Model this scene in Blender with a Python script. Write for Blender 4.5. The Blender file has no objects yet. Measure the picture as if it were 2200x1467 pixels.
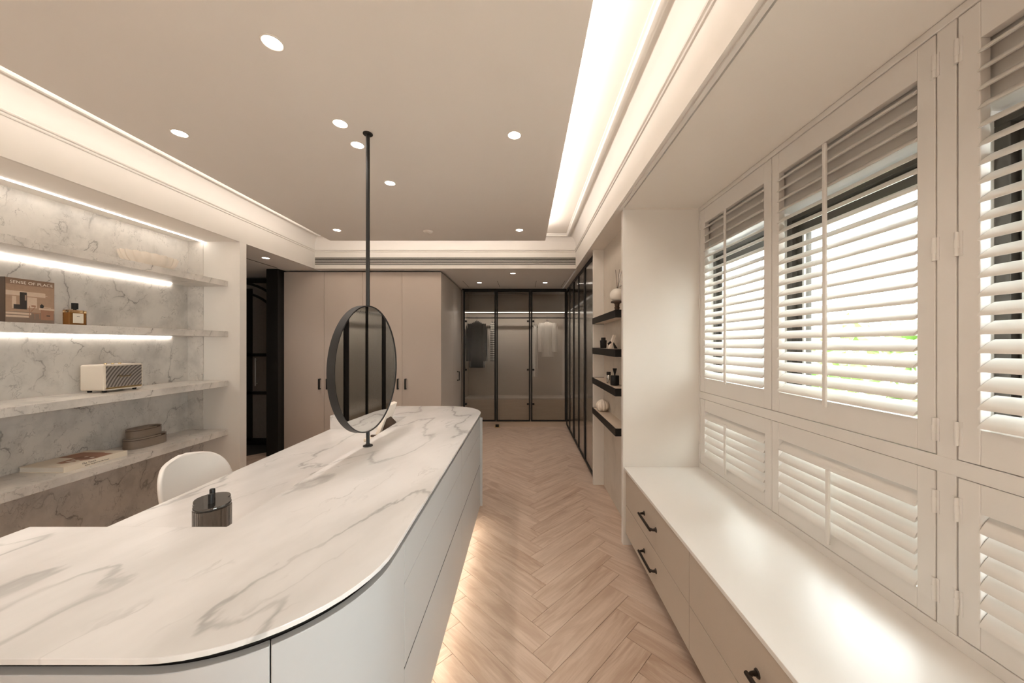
import bpy, bmesh, math, random
from mathutils import Vector, Matrix
random.seed(7)
PI = math.pi
S = bpy.context.scene
COL = S.collection
HC = 1.45            # camera height (m)
F, CX, CY = 750.0, 1127.0, 739.0

# ------------------------------------------------------------------ camera / world / exposure
cam_d = bpy.data.cameras.new('camera')
cam_d.sensor_width = 36.0
cam_d.lens = F / 2200.0 * 36.0
cam_d.shift_x = -(CX - 1100.0) / 2200.0
cam_d.shift_y = (CY - 733.5) / 2200.0
cam_d.clip_start = 0.02
cam = bpy.data.objects.new('camera', cam_d)
cam.location = (0, 0, HC)
cam.rotation_euler = (PI / 2, 0, 0)
COL.objects.link(cam)
S.camera = cam

S.view_settings.view_transform = 'Standard'
S.view_settings.look = 'None'
S.view_settings.gamma = 1.0
S.view_settings.use_curve_mapping = False
S.view_settings.exposure = 0.88
S.cycles.use_denoising = True
S.cycles.max_bounces = 14
S.cycles.diffuse_bounces = 6
S.cycles.sample_clamp_indirect = 6.0

world = bpy.data.worlds.new('sky')
S.world = world
world.use_nodes = True
wn = world.node_tree.nodes
bgn = wn['Background']
bgn.inputs['Color'].default_value = (0.94, 0.98, 1.0, 1)      # bright overcast sky
bgn.inputs['Strength'].default_value = 8.0

WARM = (1.0, 0.905, 0.82)
COVE_W = 4.7       # W per metre-ish scale for the cove LED runs
SPOT_W = 9.5       # W per downlight


def light(name, kind, loc, energy, color=WARM, rot=(0, 0, 0), parent=None, **kw):
    d = bpy.data.lights.new(name, kind)
    d.energy = energy
    d.color = color
    for k, v in kw.items():
        setattr(d, k, v)
    o = bpy.data.objects.new(name, d)
    COL.objects.link(o)
    o.location = loc
    o.rotation_euler = rot
    if parent:
        o.parent = parent
        o.location = Vector(loc) - parent.location
    return o


# LED runs lying on top of the dropped ceiling panel, shining up into the cove
PX0, PX1, PY0, PY1 = -2.21, 0.235, -2.95, 3.97
PZ = 2.625
TILT = math.radians(158)          # emitting up and outwards
for loc, sx, sy, rot in (((PX1 - .05, (PY0 + PY1) / 2, PZ + .055), .03, PY1 - PY0 - .1, (0, -TILT, 0)),
                         ((PX0 + .05, (PY0 + PY1) / 2, PZ + .055), .03, PY1 - PY0 - .1, (0, TILT, 0)),
                         (((PX0 + PX1) / 2, PY1 - .05, PZ + .055), PX1 - PX0 - .1, .03, (TILT, 0, 0)),
                         (((PX0 + PX1) / 2, PY0 + .05, PZ + .055), PX1 - PX0 - .1, .03, (-TILT, 0, 0))):
    light('cove_led', 'AREA', loc, COVE_W * max(sx, sy) / 2.0, rot=rot, shape='RECTANGLE', size=sx, size_y=sy)


# ------------------------------------------------------------------ helpers
def px(u, v, Y):
    return Vector(((u - CX) * Y / F, Y, HC - (v - CY) * Y / F))


class MB:
    def __init__(self):
        self.v, self.f, self.mi = [], [], []

    def add(self, verts, faces, m=0):
        b = len(self.v)
        self.v += [tuple(p) for p in verts]
        self.f += [tuple(b + i for i in f) for f in faces]
        self.mi += [m] * len(faces)
        return self

    def box(self, x0, x1, y0, y1, z0, z1, m=0):
        v = [(x0, y0, z0), (x1, y0, z0), (x1, y1, z0), (x0, y1, z0), (x0, y0, z1), (x1, y0, z1), (x1, y1, z1), (x0, y1, z1)]
        return self.add(v, [(0, 3, 2, 1), (4, 5, 6, 7), (0, 1, 5, 4), (1, 2, 6, 5), (2, 3, 7, 6), (3, 0, 4, 7)], m)

    def prism(self, poly, z0, z1, m=0):
        n = len(poly)
        v = [(x, y, z0) for x, y in poly] + [(x, y, z1) for x, y in poly]
        f = [tuple(range(n - 1, -1, -1)), tuple(range(n, 2 * n))]
        f += [(i, (i + 1) % n, n + (i + 1) % n, n + i) for i in range(n)]
        return self.add(v, f, m)

    def rings(self, rings, cap=True, m=0, closed=True):
        n = len(rings[0])
        v = [p for r in rings for p in r]
        f = []
        for k in range(len(rings) - 1):
            for i in range(n if closed else n - 1):
                j = (i + 1) % n
                f.append((k * n + i, k * n + j, (k + 1) * n + j, (k + 1) * n + i))
        if cap and closed:
            f.append(tuple(range(n - 1, -1, -1)))
            f.append(tuple((len(rings) - 1) * n + i for i in range(n)))
        return self.add(v, f, m)

    def lathe(self, prof, c=(0, 0, 0), n=24, m=0, cap=True):
        cx, cy, cz = c
        R = [[(cx + r * math.cos(2 * PI * i / n), cy + r * math.sin(2 * PI * i / n), cz + z) for i in range(n)] for r, z in prof]
        return self.rings(R, cap, m)

    def tube(self, pts, r, n=10, m=0):
        pts = [Vector(p) for p in pts]
        rs = r if isinstance(r, (list, tuple)) else [r] * len(pts)
        R = []
        for i, p in enumerate(pts):
            d = (pts[min(i + 1, len(pts) - 1)] - pts[max(i - 1, 0)]).normalized()
            a = Vector((0, 0, 1)) if abs(d.z) < .9 else Vector((1, 0, 0))
            s = d.cross(a).normalized()
            t = s.cross(d).normalized()
            R.append([tuple(p + rs[i] * (math.cos(2 * PI * k / n) * s - math.sin(2 * PI * k / n) * t)) for k in range(n)])
        R = [list(reversed(q)) for q in R]
        return self.rings(R, True, m)

    def build(self, name, mats, parent=None, local=False, bevel=0, seg=2, smooth=False, angle=40, kind=None, subsurf=0):
        me = bpy.data.meshes.new(name)
        off = Vector((0, 0, 0))
        if parent is not None and not local:
            q = parent
            while q is not None:
                off += q.location
                q = q.parent
        me.from_pydata([(x - off.x, y - off.y, z - off.z) for x, y, z in self.v], [], self.f)
        for mt in (mats if isinstance(mats, (list, tuple)) else [mats]):
            me.materials.append(mt)
        for p, m in zip(me.polygons, self.mi):
            p.material_index = m
            p.use_smooth = bool(smooth or subsurf)
        me.update()
        bm = bmesh.new()
        bm.from_mesh(me)
        bmesh.ops.recalc_face_normals(bm, faces=bm.faces)
        bm.to_mesh(me)
        bm.free()
        if smooth and not subsurf:
            me.set_sharp_from_angle(angle=math.radians(angle))
        o = bpy.data.objects.new(name, me)
        COL.objects.link(o)
        if parent is not None:
            o.parent = parent
        if bevel:
            b = o.modifiers.new('edge', 'BEVEL')
            b.width = bevel
            b.segments = seg
            b.limit_method = 'ANGLE'
            b.angle_limit = math.radians(40)
            b.harden_normals = False
        if subsurf:
            s = o.modifiers.new('sub', 'SUBSURF')
            s.levels = s.render_levels = subsurf
        if kind:
            o['kind'] = kind
        return o


def thing(name, label, cat, loc=(0, 0, 0), rotz=0, group=None):
    o = bpy.data.objects.new(name, None)
    COL.objects.link(o)
    o.location = loc
    o.rotation_euler = (0, 0, rotz)
    o.empty_display_size = .05
    tag(o, label, cat, group)
    return o


def tag(o, label, cat, group=None):
    o['label'] = label
    o['category'] = cat
    if group:
        o['group'] = group
    return o


def struct(name, loc=(0, 0, 0)):
    o = bpy.data.objects.new(name, None)
    COL.objects.link(o)
    o.location = loc
    o['kind'] = 'structure'
    return o


def copy_tree(o, parent=None):
    c = o.copy()
    COL.objects.link(c)
    c.parent = parent
    for ch in list(o.children):
        copy_tree(ch, c)
    return c


def arc(cx, cy, r, a0, a1, n):
    return [(cx + r * math.cos(math.radians(a0 + (a1 - a0) * i / n)), cy + r * math.sin(math.radians(a0 + (a1 - a0) * i / n))) for i in range(n + 1)]


def text_part(name, body, size, mat, parent, matrix, extrude=.0004, align='LEFT', spacing=1.0, shear=0.0, smooth=False):
    cu = bpy.data.curves.new(name, 'FONT')
    cu.body = body
    cu.size = size
    cu.extrude = extrude
    cu.align_x = align
    cu.space_character = spacing
    cu.shear = shear
    tmp = bpy.data.objects.new(name + '_tmp', cu)
    COL.objects.link(tmp)
    dg = bpy.context.evaluated_depsgraph_get()
    me = bpy.data.meshes.new_from_object(tmp.evaluated_get(dg))
    bpy.data.objects.remove(tmp)
    me.materials.clear()
    me.materials.append(mat)
    me.transform(matrix)
    o = bpy.data.objects.new(name, me)
    COL.objects.link(o)
    o.parent = parent
    return o


# ------------------------------------------------------------------ materials
class NT:
    def __init__(self, name):
        self.m = bpy.data.materials.new(name)
        self.m.use_nodes = True
        self.t = self.m.node_tree
        self.b = self.t.nodes['Principled BSDF']
        self.out = self.t.nodes['Material Output']

    def n(self, typ, ins=None, **kw):
        nd = self.t.nodes.new(typ)
        for k, v in kw.items():
            setattr(nd, k, v)
        for k, v in (ins or {}).items():
            if hasattr(v, 'node') or isinstance(v, bpy.types.NodeSocket):
                self.t.links.new(v, nd.inputs[k])
            else:
                nd.inputs[k].default_value = v
        return nd

    def set(self, **kw):
        for k, v in kw.items():
            k = k.replace('_', ' ')
            if isinstance(v, bpy.types.NodeSocket):
                self.t.links.new(v, self.b.inputs[k])
            else:
                self.b.inputs[k].default_value = v
        return self

    def math(self, op, a, b=0.0, c=0.0, clamp=False):
        nd = self.t.nodes.new('ShaderNodeMath')
        nd.operation = op
        nd.use_clamp = clamp
        for i, v in enumerate((a, b, c)):
            if isinstance(v, bpy.types.NodeSocket):
                self.t.links.new(v, nd.inputs[i])
            else:
                nd.inputs[i].default_value = v
        return nd.outputs[0]

    def mix(self, fac, a, b):
        nd = self.t.nodes.new('ShaderNodeMix')
        nd.data_type = 'RGBA'
        for i, v in ((0, fac), (6, a), (7, b)):
            if isinstance(v, bpy.types.NodeSocket):
                self.t.links.new(v, nd.inputs[i])
            else:
                nd.inputs[i].default_value = v if i == 0 else (tuple(v) + (1,))[:4]
        return nd.outputs[2]

    def noise(self, vec, scale, detail=4, rough=.5, dist=0, out=0):
        nd = self.n('ShaderNodeTexNoise', {'Scale': scale, 'Detail': detail, 'Roughness': rough, 'Distortion': dist})
        if vec is not None:
            self.t.links.new(vec, nd.inputs['Vector'])
        return nd.outputs[out]

    def mapr(self, v, a, b, c=0.0, d=1.0, smooth=True):
        nd = self.n('ShaderNodeMapRange', {'From Min': a, 'From Max': b, 'To Min': c, 'To Max': d})
        if smooth:
            nd.interpolation_type = 'SMOOTHSTEP'
        self.t.links.new(v, nd.inputs['Value'])
        return nd.outputs[0]

    def coord(self, which='Object'):
        return self.n('ShaderNodeTexCoord').outputs[which]

    def mapping(self, vec, scale=(1, 1, 1), rot=(0, 0, 0), loc=(0, 0, 0)):
        nd = self.n('ShaderNodeMapping', {'Scale': scale, 'Rotation': rot, 'Location': loc})
        self.t.links.new(vec, nd.inputs['Vector'])
        return nd.outputs[0]

    def bump(self, h, strength=.1, dist=.01):
        nd = self.n('ShaderNodeBump', {'Strength': strength, 'Distance': dist})
        self.t.links.new(h, nd.inputs['Height'])
        self.t.links.new(nd.outputs[0], self.b.inputs['Normal'])


def plain(name, col, rough=.5, metal=0.0, grain=.03, scale=60, bump=0.0, spec=.5, coat=0.0):
    t = NT(name)
    c = t.coord()
    nz = t.noise(c, scale, 3)
    a = tuple(x * (1 - grain) for x in col)
    b = tuple(min(1, x * (1 + grain)) for x in col)
    t.set(Base_Color=t.mix(nz, a, b), Roughness=rough, Metallic=metal)
    t.b.inputs['Specular IOR Level'].default_value = spec
    t.b.inputs['Coat Weight'].default_value = coat
    if bump:
        t.bump(nz, bump, .002)
    return t.m


def emit(name, col, strength):
    t = NT(name)
    e = t.n('ShaderNodeEmission', {'Color': tuple(col) + (1,), 'Strength': strength})
    t.t.links.new(e.outputs[0], t.out.inputs['Surface'])
    return t.m


def marble(name, base, vein, cloud, scale=1.0, rot=(0, 0, 0), stretch=(1, 1, 1), rough=.18, vein_w=.012, amount=1.0, fine=.5, loc=(0, 0, 0), cover=.5, clouds=.55, third=0, haze=.45):
    t = NT(name)
    c = t.mapping(t.coord(), (scale,) * 3, rot, loc)
    c = t.mapping(c, stretch)
    wob = t.noise(c, 2.2, 5, .6, out=1)
    w2 = t.n('ShaderNodeVectorMath', {0: wob, 1: (.5, .5, .5)}, operation='SUBTRACT').outputs[0]
    w3 = t.n('ShaderNodeVectorMath', {0: w2}, operation='SCALE')
    w3.inputs['Scale'].default_value = .38
    cc = t.n('ShaderNodeVectorMath', {0: c, 1: w3.outputs[0]}, operation='ADD').outputs[0]

    def ridge(sc, width, det=2):
        nz = t.noise(cc, sc, det, .45)
        r = t.math('ABSOLUTE', t.math('SUBTRACT', nz, .5))
        return t.mapr(r, 0.0, width, 1.0, 0.0)
    mask = t.mapr(t.noise(c, 1.1, 3), cover - .04, cover + .12)
    big = t.math('MULTIPLY', ridge(1.15, vein_w), mask)
    halo = t.math('MULTIPLY', ridge(1.15, vein_w * 7), mask)
    m2 = t.mapr(t.noise(c, 2.4, 3), .5, .68)
    sm = t.math('MULTIPLY', ridge(3.4, vein_w * 1.3, 4), m2)
    col = t.mix(t.math('MULTIPLY', t.mapr(t.noise(c, 1.7, 5, .6), .38, .75), clouds), base, cloud)
    if third:
        m3 = t.mapr(t.noise(c, 3.1, 4), .46, .66)
        col = t.mix(t.math('MULTIPLY', t.math('MULTIPLY', ridge(7.5, vein_w * 3, 5), m3), third), col, vein)
    col = t.mix(t.math('MULTIPLY', halo, haze * amount), col, cloud)
    col = t.mix(t.math('MULTIPLY', sm, fine * amount), col, vein)
    col = t.mix(t.math('MULTIPLY', big, .9 * amount, clamp=True), col, vein)
    t.set(Base_Color=col, Roughness=rough)
    return t.m


PAINT = plain('cream_paint', (.76, .73, .69), .6, grain=.012, scale=8)
CEIL = plain('ceiling_paint', (.80, .755, .70), .7, grain=.01, scale=6)
TAUPE = plain('taupe_ceiling_paint', (.86, .825, .785), .7, grain=.012, scale=6)
SHUT = plain('shutter_paint', (.74, .71, .675), .35, grain=.01, scale=20)
BENCHTOP = plain('white_laminate', (.74, .715, .685), .3, grain=.008, scale=20)
BEIGE = plain('beige_fabric_laminate', (.56, .48, .42), .55, grain=.06, scale=420, bump=.05)
DRAWER = plain('taupe_drawer_laminate', (.50, .425, .35), .5, grain=.05, scale=260)
GREYLAC = plain('pale_grey_lacquer', (.43, .425, .42), .32, grain=.008, scale=20)
DARKGAP = plain('dark_reveal', (.03, .027, .024), .7)
BLACK = plain('black_metal', (.014, .013, .012), .45, grain=.1, scale=120, spec=.25)
BLACKM = plain('matt_black_steel', (.018, .017, .016), .45, metal=.1, grain=.06, scale=200)
BRONZE = plain('dark_bronze_handle', (.035, .026, .02), .35, metal=.6, grain=.08, scale=200)
WHITEP = plain('white_plastic_shell', (.84, .81, .77), .28, grain=.006, scale=30)
CERAM = plain('cream_ceramic', (.84, .76, .67), .5, grain=.04, scale=90, bump=.05)
SPKBODY = plain('cream_vinyl', (.76, .68, .58), .55, grain=.05, scale=500, bump=.1)
GOLD = plain('brushed_gold', (.55, .42, .22), .3, metal=1.0)
PAPER = plain('paper_block', (.80, .76, .70), .8, grain=.05, scale=300)
CREAMCOV = plain('cream_book_cloth', (.74, .66, .55), .7, grain=.05, scale=400)
BROWNCOV = plain('brown_book_cover', (.26, .165, .11), .55, grain=.06, scale=60)
DKBROWN = plain('dark_brown_leather', (.07, .043, .028), .5, grain=.1, scale=90)
INK = plain('dark_ink', (.06, .05, .045), .6)
WHINK = plain('pale_ink', (.80, .73, .64), .6)
STONEISH = plain('beige_stone', (.60, .52, .43), .7, grain=.08, scale=60, bump=.2)
INTERIOR = plain('wardrobe_interior_laminate', (.54, .48, .42), .55, grain=.05, scale=70)
DKFRAME = plain('anthracite_window_frame', (.10, .09, .08), .45, metal=.3)
ALU = plain('pale_aluminium', (.62, .62, .60), .35, metal=.3)
SCREEN = plain('brown_screen_metal', (.72, .63, .56), .6, grain=.1, scale=40)
BLKCLOTH = plain('black_wool', (.008, .008, .008), .9, grain=.2, scale=200, spec=.1)
WHTCLOTH = plain('white_cotton', (.80, .75, .69), .9, grain=.04, scale=200)
LED = emit('led_strip', (1.0, .91, .81), 11.0)
LEDW = emit('wardrobe_led', (1.0, .93, .84), 27.0)
LEDV = emit('wardrobe_edge_light', (1.0, .93, .84), 2.2)
LEDTOE = emit('toe_led', (1.0, .86, .68), 15.0)
LENS = emit('downlight_lens', (1.0, .93, .82), 12.0)
GLOBE = plain('opal_globe', (.86, .82, .76), .3, grain=.01)

CTOP = marble('white_counter_stone', (.70, .675, .655), (.27, .26, .245), (.53, .51, .485), scale=1.25, rot=(0, 0, math.radians(12)),
              stretch=(1.5, .62, 1), rough=.2, vein_w=.015, amount=.66, fine=.5, loc=(.35, .2, 0), cover=.43, haze=.62)
WALLM = marble('grey_veined_marble', (.70, .66, .615), (.20, .18, .165), (.47, .445, .415), scale=2.9, rot=(.3, .5, .2), stretch=(1, 1.15, .8),
               rough=.33, vein_w=.010, amount=.85, fine=.7, cover=.5, clouds=.85, third=.45)
NICHEM = marble('pale_niche_stone', (.64, .575, .50), (.40, .35, .30), (.50, .45, .385), scale=2.2, rot=(.2, .1, .6), rough=.35, vein_w=.02, amount=.45, fine=.4)


def floor_wood():
    t = NT('oak_plank')
    c = t.coord()
    oi = t.n('ShaderNodeObjectInfo').outputs['Random']
    off = t.n('ShaderNodeCombineXYZ', {0: t.math('MULTIPLY', oi, 37.0), 1: t.math('MULTIPLY', oi, 91.0), 2: t.math('MULTIPLY', oi, 13.0)}).outputs[0]
    p = t.n('ShaderNodeVectorMath', {0: c, 1: off}, operation='ADD').outputs[0]
    g = t.mapping(p, (3.0, 34.0, 3.0))
    g1 = t.noise(g, 1.0, 6, .6, .6)
    g2 = t.noise(t.mapping(p, (2.0, 9.0, 2.0)), 1.0, 4, .55, 1.2)
    col = t.mix(t.mapr(g1, .3, .72), (.44, .315, .235), (.60, .465, .37))
    col = t.mix(t.math('MULTIPLY', t.mapr(g2, .48, .68), .65), col, (.36, .24, .17))
    col = t.mix(t.math('MULTIPLY', t.mapr(oi, 0, 1, smooth=False), .3), col, (.62, .49, .395))
    kn = t.noise(t.mapping(p, (3.5, 8, 1)), 1.0, 1)
    col = t.mix(t.math('MULTIPLY', t.mapr(kn, .74, .82), .6), col, (.17, .10, .06))
    t.set(Base_Color=col, Roughness=t.mapr(g1, .2, .8, .34, .48))
    t.bump(g1, .06, .002)
    return t.m


WOOD = floor_wood()


def veneer(name, a, b, axis=(2, 2, 120)):
    t = NT(name)
    g = t.noise(t.mapping(t.coord(), axis), 1.0, 4, .6, .3)
    t.set(Base_Color=t.mix(g, a, b), Roughness=.45)
    t.bump(g, .08, .002)
    return t.m


VENEER = veneer('grey_brown_veneer', (.17, .125, .095), (.30, .24, .19))
LIGHTWOOD = veneer('pale_wood_board', (.52, .42, .33), (.64, .54, .44), (3, 2, 40))


def glass(name, tint, rough, ior=1.45):
    t = NT(name)
    t.set(Base_Color=tuple(tint) + (1,), Roughness=rough, IOR=ior)
    t.b.inputs['Transmission Weight'].default_value = 1.0
    nz = t.noise(t.coord(), 30, 2)
    t.t.links.new(t.mapr(nz, 0, 1, rough * .8, rough * 1.2), t.b.inputs['Roughness'])
    return t.m


FLUTED = glass('smoked_fluted_glass', (.84, .83, .81), .05, 1.35)
SMOKE = glass('smoked_jar_glass', (.36, .33, .30), .01)
AMBER = glass('amber_perfume_glass', (.78, .52, .28), .01)


def thin_glass(name, tint=(.94, .97, .96), refl=.08):
    t = NT(name)
    tr = t.n('ShaderNodeBsdfTransparent', {'Color': tuple(tint) + (1,)})
    gl = t.n('ShaderNodeBsdfGlossy', {'Roughness': .02})
    lw = t.n('ShaderNodeLayerWeight', {'Blend': .5}).outputs['Facing']
    fr = t.math('MULTIPLY_ADD', t.math('POWER', lw, 5.0), .9, .035)
    mx = t.n('ShaderNodeMixShader', {0: fr, 1: tr.outputs[0], 2: gl.outputs[0]})
    t.t.links.new(mx.outputs[0], t.out.inputs['Surface'])
    return t.m


CLEAR = thin_glass('clear_window_glass')


def frosted():
    t = NT('pebbled_window_glass')
    v = t.n('ShaderNodeTexVoronoi', {'Scale': 95.0})
    t.t.links.new(t.coord(), v.inputs['Vector'])
    k = t.mapr(v.outputs['Distance'], .1, .6)
    tr = t.n('ShaderNodeBsdfTransparent', {'Color': (.93, .95, .95, 1)})
    tl = t.n('ShaderNodeBsdfTranslucent', {'Color': (.80, .82, .81, 1)})
    mx = t.n('ShaderNodeMixShader', {0: t.math('MULTIPLY_ADD', k, .55, .4), 1: tr.outputs[0], 2: tl.outputs[0]})
    t.t.links.new(mx.outputs[0], t.out.inputs['Surface'])
    return t.m


FROST = frosted()


def mirror_mat():
    t = NT('mirror_silver')
    nz = t.noise(t.coord(), 5, 2)
    t.set(Base_Color=(.86, .87, .86, 1), Metallic=1.0, Roughness=t.mapr(nz, 0, 1, .0, .008))
    return t.m


MIRROR = mirror_mat()


def stripe_cloth():
    t = NT('striped_shirting')
    s = t.n('ShaderNodeSeparateXYZ', {0: t.coord()})
    w = t.math('SINE', t.math('MULTIPLY', s.outputs[2], 190.0))
    t.set(Base_Color=t.mix(t.mapr(w, -.3, .3), (.08, .075, .07), (.72, .68, .62)), Roughness=.9)
    return t.m


STRIPE = stripe_cloth()


def grille_cloth():
    # speaker cloth: fine weave, read at this distance as curved light and dark bands
    t = NT('speaker_grille_weave')
    s = t.n('ShaderNodeSeparateXYZ', {0: t.coord()})
    y = t.math('SUBTRACT', s.outputs[1], .30)
    z = t.math('ADD', s.outputs[2], .12)
    r = t.math('SQRT', t.math('ADD', t.math('MULTIPLY', y, y), t.math('MULTIPLY', z, z)))
    w = t.math('SINE', t.math('MULTIPLY', r, 330.0))
    fine = t.math('SINE', t.math('MULTIPLY', s.outputs[1], 3200.0))
    col = t.mix(t.mapr(w, -.8, .8), (.10, .083, .072), (.34, .30, .27))
    col = t.mix(t.math('MULTIPLY', t.mapr(fine, -1, 1), .15), col, (.1, .09, .08))
    t.set(Base_Color=col, Roughness=.8)
    return t.m


GRILLE = grille_cloth()


def leaf_mat():
    t = NT('leaf_green')
    g = t.noise(t.coord(), 7, 3)
    col = t.mix(t.mapr(g, .35, .65), (.20, .33, .09), (.44, .56, .24))
    t.set(Base_Color=col, Roughness=.5)
    return t.m


LEAF = leaf_mat()
SOIL = plain('garden_soil', (.30, .26, .20), .9, grain=.2, scale=8)

# ------------------------------------------------------------------ key dimensions
XL, XR, YF = -2.70, 0.66, 4.49          # faces of the beams round the tray ceiling
ZS = 2.42                                # soffit height
YS, XB = 3.31, -3.19                     # end wall and back of the left shelf niche
YFAR = 6.11                              # far glass wardrobe front
XG = .74                                 # right-hand glass wardrobe front
YB = -3.4                                # wall behind the camera
XW = 1.2585                              # room face of the shutters
ZBENCH = .564

# ------------------------------------------------------------------ floor: herringbone planks
floor = struct('floor')
MB().box(-6.2, 2.0, YB - .1, 7.0, -.06, -.008).build('subfloor', DARKGAP, floor)
W, L = .132, .66
g = .0012
plank_me = None


def plank_mb(dx=0, dy=0, ang=0, mb=None):
    mb = mb or MB()
    x0, x1, y0, y1, b = g / 2, L - g / 2, g / 2, W - g / 2, .0012
    vs = [(x0, y0, -.008), (x1, y0, -.008), (x1, y1, -.008), (x0, y1, -.008), (x0, y0, -b), (x1, y0, -b), (x1, y1, -b), (x0, y1, -b),
          (x0 + b, y0 + b, 0), (x1 - b, y0 + b, 0), (x1 - b, y1 - b, 0), (x0 + b, y1 - b, 0)]
    ca, sa = math.cos(ang), math.sin(ang)
    vs = [(dx + x * ca - y * sa, dy + x * sa + y * ca, z) for x, y, z in vs]
    fs = [(0, 1, 5, 4), (1, 2, 6, 5), (2, 3, 7, 6), (3, 0, 4, 7), (4, 5, 9, 8), (5, 6, 10, 9), (6, 7, 11, 10), (7, 4, 8, 11), (8, 9, 10, 11)]
    return mb.add(vs, fs)


R2 = math.sqrt(.5)


def ab(a, b):
    return ((a - b) * R2 + .13, (a + b) * R2 + .05)


rest = MB()
cands = []
for i in range(-60, 60):
    for j in range(-14, 14):
        ox, oy = i * W + j * L, i * W - j * L
        # along the a axis
        x, y = ab(ox, oy)
        cands.append((x, y, PI / 4))
        # along the b axis: rectangle [L,L+W] x [W-L,W] -> length along b
        x, y = ab(ox + L + W, oy + W - L)
        cands.append((x, y, PI * 3 / 4))
npl = 0
for x, y, a in cands:
    mx = x + (L / 2) * math.cos(a) - (W / 2) * math.sin(a)
    my = y + (L / 2) * math.sin(a) + (W / 2) * math.cos(a)
    if not (-6.0 < mx < 1.9 and YB < my < 6.85):
        continue
    near = (-.75 < mx < 1.1 and .9 < my < 6.5) or (-4.4 < mx < -2.7 and 3.2 < my < 5.2)
    hidden = (mx > .95 and my > 2.7) or mx > 1.15 or (mx < -.75 and my > 4.7) or (my > 6.6)
    if near and not hidden and npl < 298:
        if plank_me is None:
            o = plank_mb().build('plank', WOOD, floor)
            plank_me = o.data
        else:
            o = bpy.data.objects.new('plank', plank_me)
            COL.objects.link(o)
            o.parent = floor
        o.location = (x, y, 0)
        o.rotation_euler = (0, 0, a)
        npl += 1
    elif not hidden:
        plank_mb(x, y, a, rest)
rest.build('outlying_planks', WOOD, floor, kind='stuff')

# ------------------------------------------------------------------ ceiling, beams, mouldings
ceiling = struct('ceiling')
MB().box(XL - .05, XR + .05, YB, YF + .05, 2.83, 2.90).build('upper_ceiling', CEIL, ceiling)
MB().box(PX0, PX1, PY0, PY1, PZ, PZ + .035).build('ceiling_panel', TAUPE, ceiling)
# soffits at beam height: far bay, left strip and hall, right beam strip, window bay
MB().box(XL - .0, XR + .0, YF + .02, 6.75, ZS, ZS + .25).build('soffit', TAUPE, ceiling)
MB().box(-6.2, XL - .02, YB, 6.75, ZS, ZS + .25).build('soffit', TAUPE, ceiling)
MB().box(XR + .02, 1.45, 2.517, 6.75, ZS, ZS + .25).build('soffit', CEIL, ceiling)
MB().box(.72, 1.45, YB, 2.517, ZS + .008, ZS + .25).build('bay_ceiling', CEIL, ceiling)
MB().box(XR + .02, .70, YB, 2.517, ZS - .008, ZS + .25).build('beam_underside', PAINT, ceiling)
MB().box(-3.16, -3.145, 3.45, 4.45, ZS - .001, ZS + .002).build('ceiling_joint', DARKGAP, ceiling)
for jx in (-.95, -.42, .18, .62):
    MB().box(jx - .0025, jx + .0025, 5.35, 5.95, ZS - .0008, ZS + .002).build('access_panel_joint', DARKGAP, ceiling)
MB().box(-1.0, .66, 5.948, 5.953, ZS - .0008, ZS + .002).build('access_panel_joint', DARKGAP, ceiling)


def ring_sweep(prof):
    """prof: (d inward from the beam face, z). Mitred round the tray."""
    mb = MB()
    R = []
    for d, z in prof:
        R.append([(XL + d, YB + .02 + d, z), (XR - d, YB + .02 + d, z), (XR - d, YF - d, z), (XL + d, YF - d, z)])
    return mb.rings(R, cap=False)


fas = [(-.02, ZS + .2), (-.02, ZS), (0, ZS), (0, 2.70)]
fas += [(.11 - .11 * math.cos(math.radians(a)), 2.70 + .125 * math.sin(math.radians(a))) for a in range(10, 91, 10)]
fas += [(.11, 2.832)]
ring_sweep(fas).build('fascia', PAINT, ceiling, smooth=True, angle=30)
trim1 = ring_sweep([(.085, 2.831), (.085, 2.818), (.094, 2.814), (.094, 2.806), (.102, 2.800), (.112, 2.797), (.124, 2.799), (.13, 2.806), (.13, 2.816), (.14, 2.820), (.14, 2.831)])
o = trim1.build('trim_1', PAINT, smooth=True, angle=35)
o['kind'] = 'structure'
trim2 = ring_sweep([(-.001, 2.632), (.008, 2.633), (.011, 2.638), (.007, 2.643), (.007, 2.647), (.016, 2.651), (.019, 2.657), (.016, 2.663), (.007, 2.666), (.007, 2.669), (-.001, 2.672)])
o = trim2.build('trim_2', PAINT, smooth=True, angle=35)
o['kind'] = 'structure'

# ------------------------------------------------------------------ walls
wall_left = struct('wall_left')
MB().box(XB - .15, XB, YB, YS + .08, 0, ZS + .02).build('marble_cladding', WALLM, wall_left)
MB().box(XB, -3.045, YS - .004, YS + .08, 0, ZS).build('marble_return', WALLM, wall_left)
MB().box(-3.045, XL, YS, YS + .08, 0, ZS).build('end_panel', PAINT, wall_left, bevel=.002)
MB().box(-6.2, -3.34, YS - .02, YS + .08, 0, ZS).build('hall_partition', PAINT, wall_left)
led = MB().box(-3.050, -3.040, YB, YS - .004, ZS - .006, ZS + .0).build('led_strip', LED, wall_left)

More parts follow.
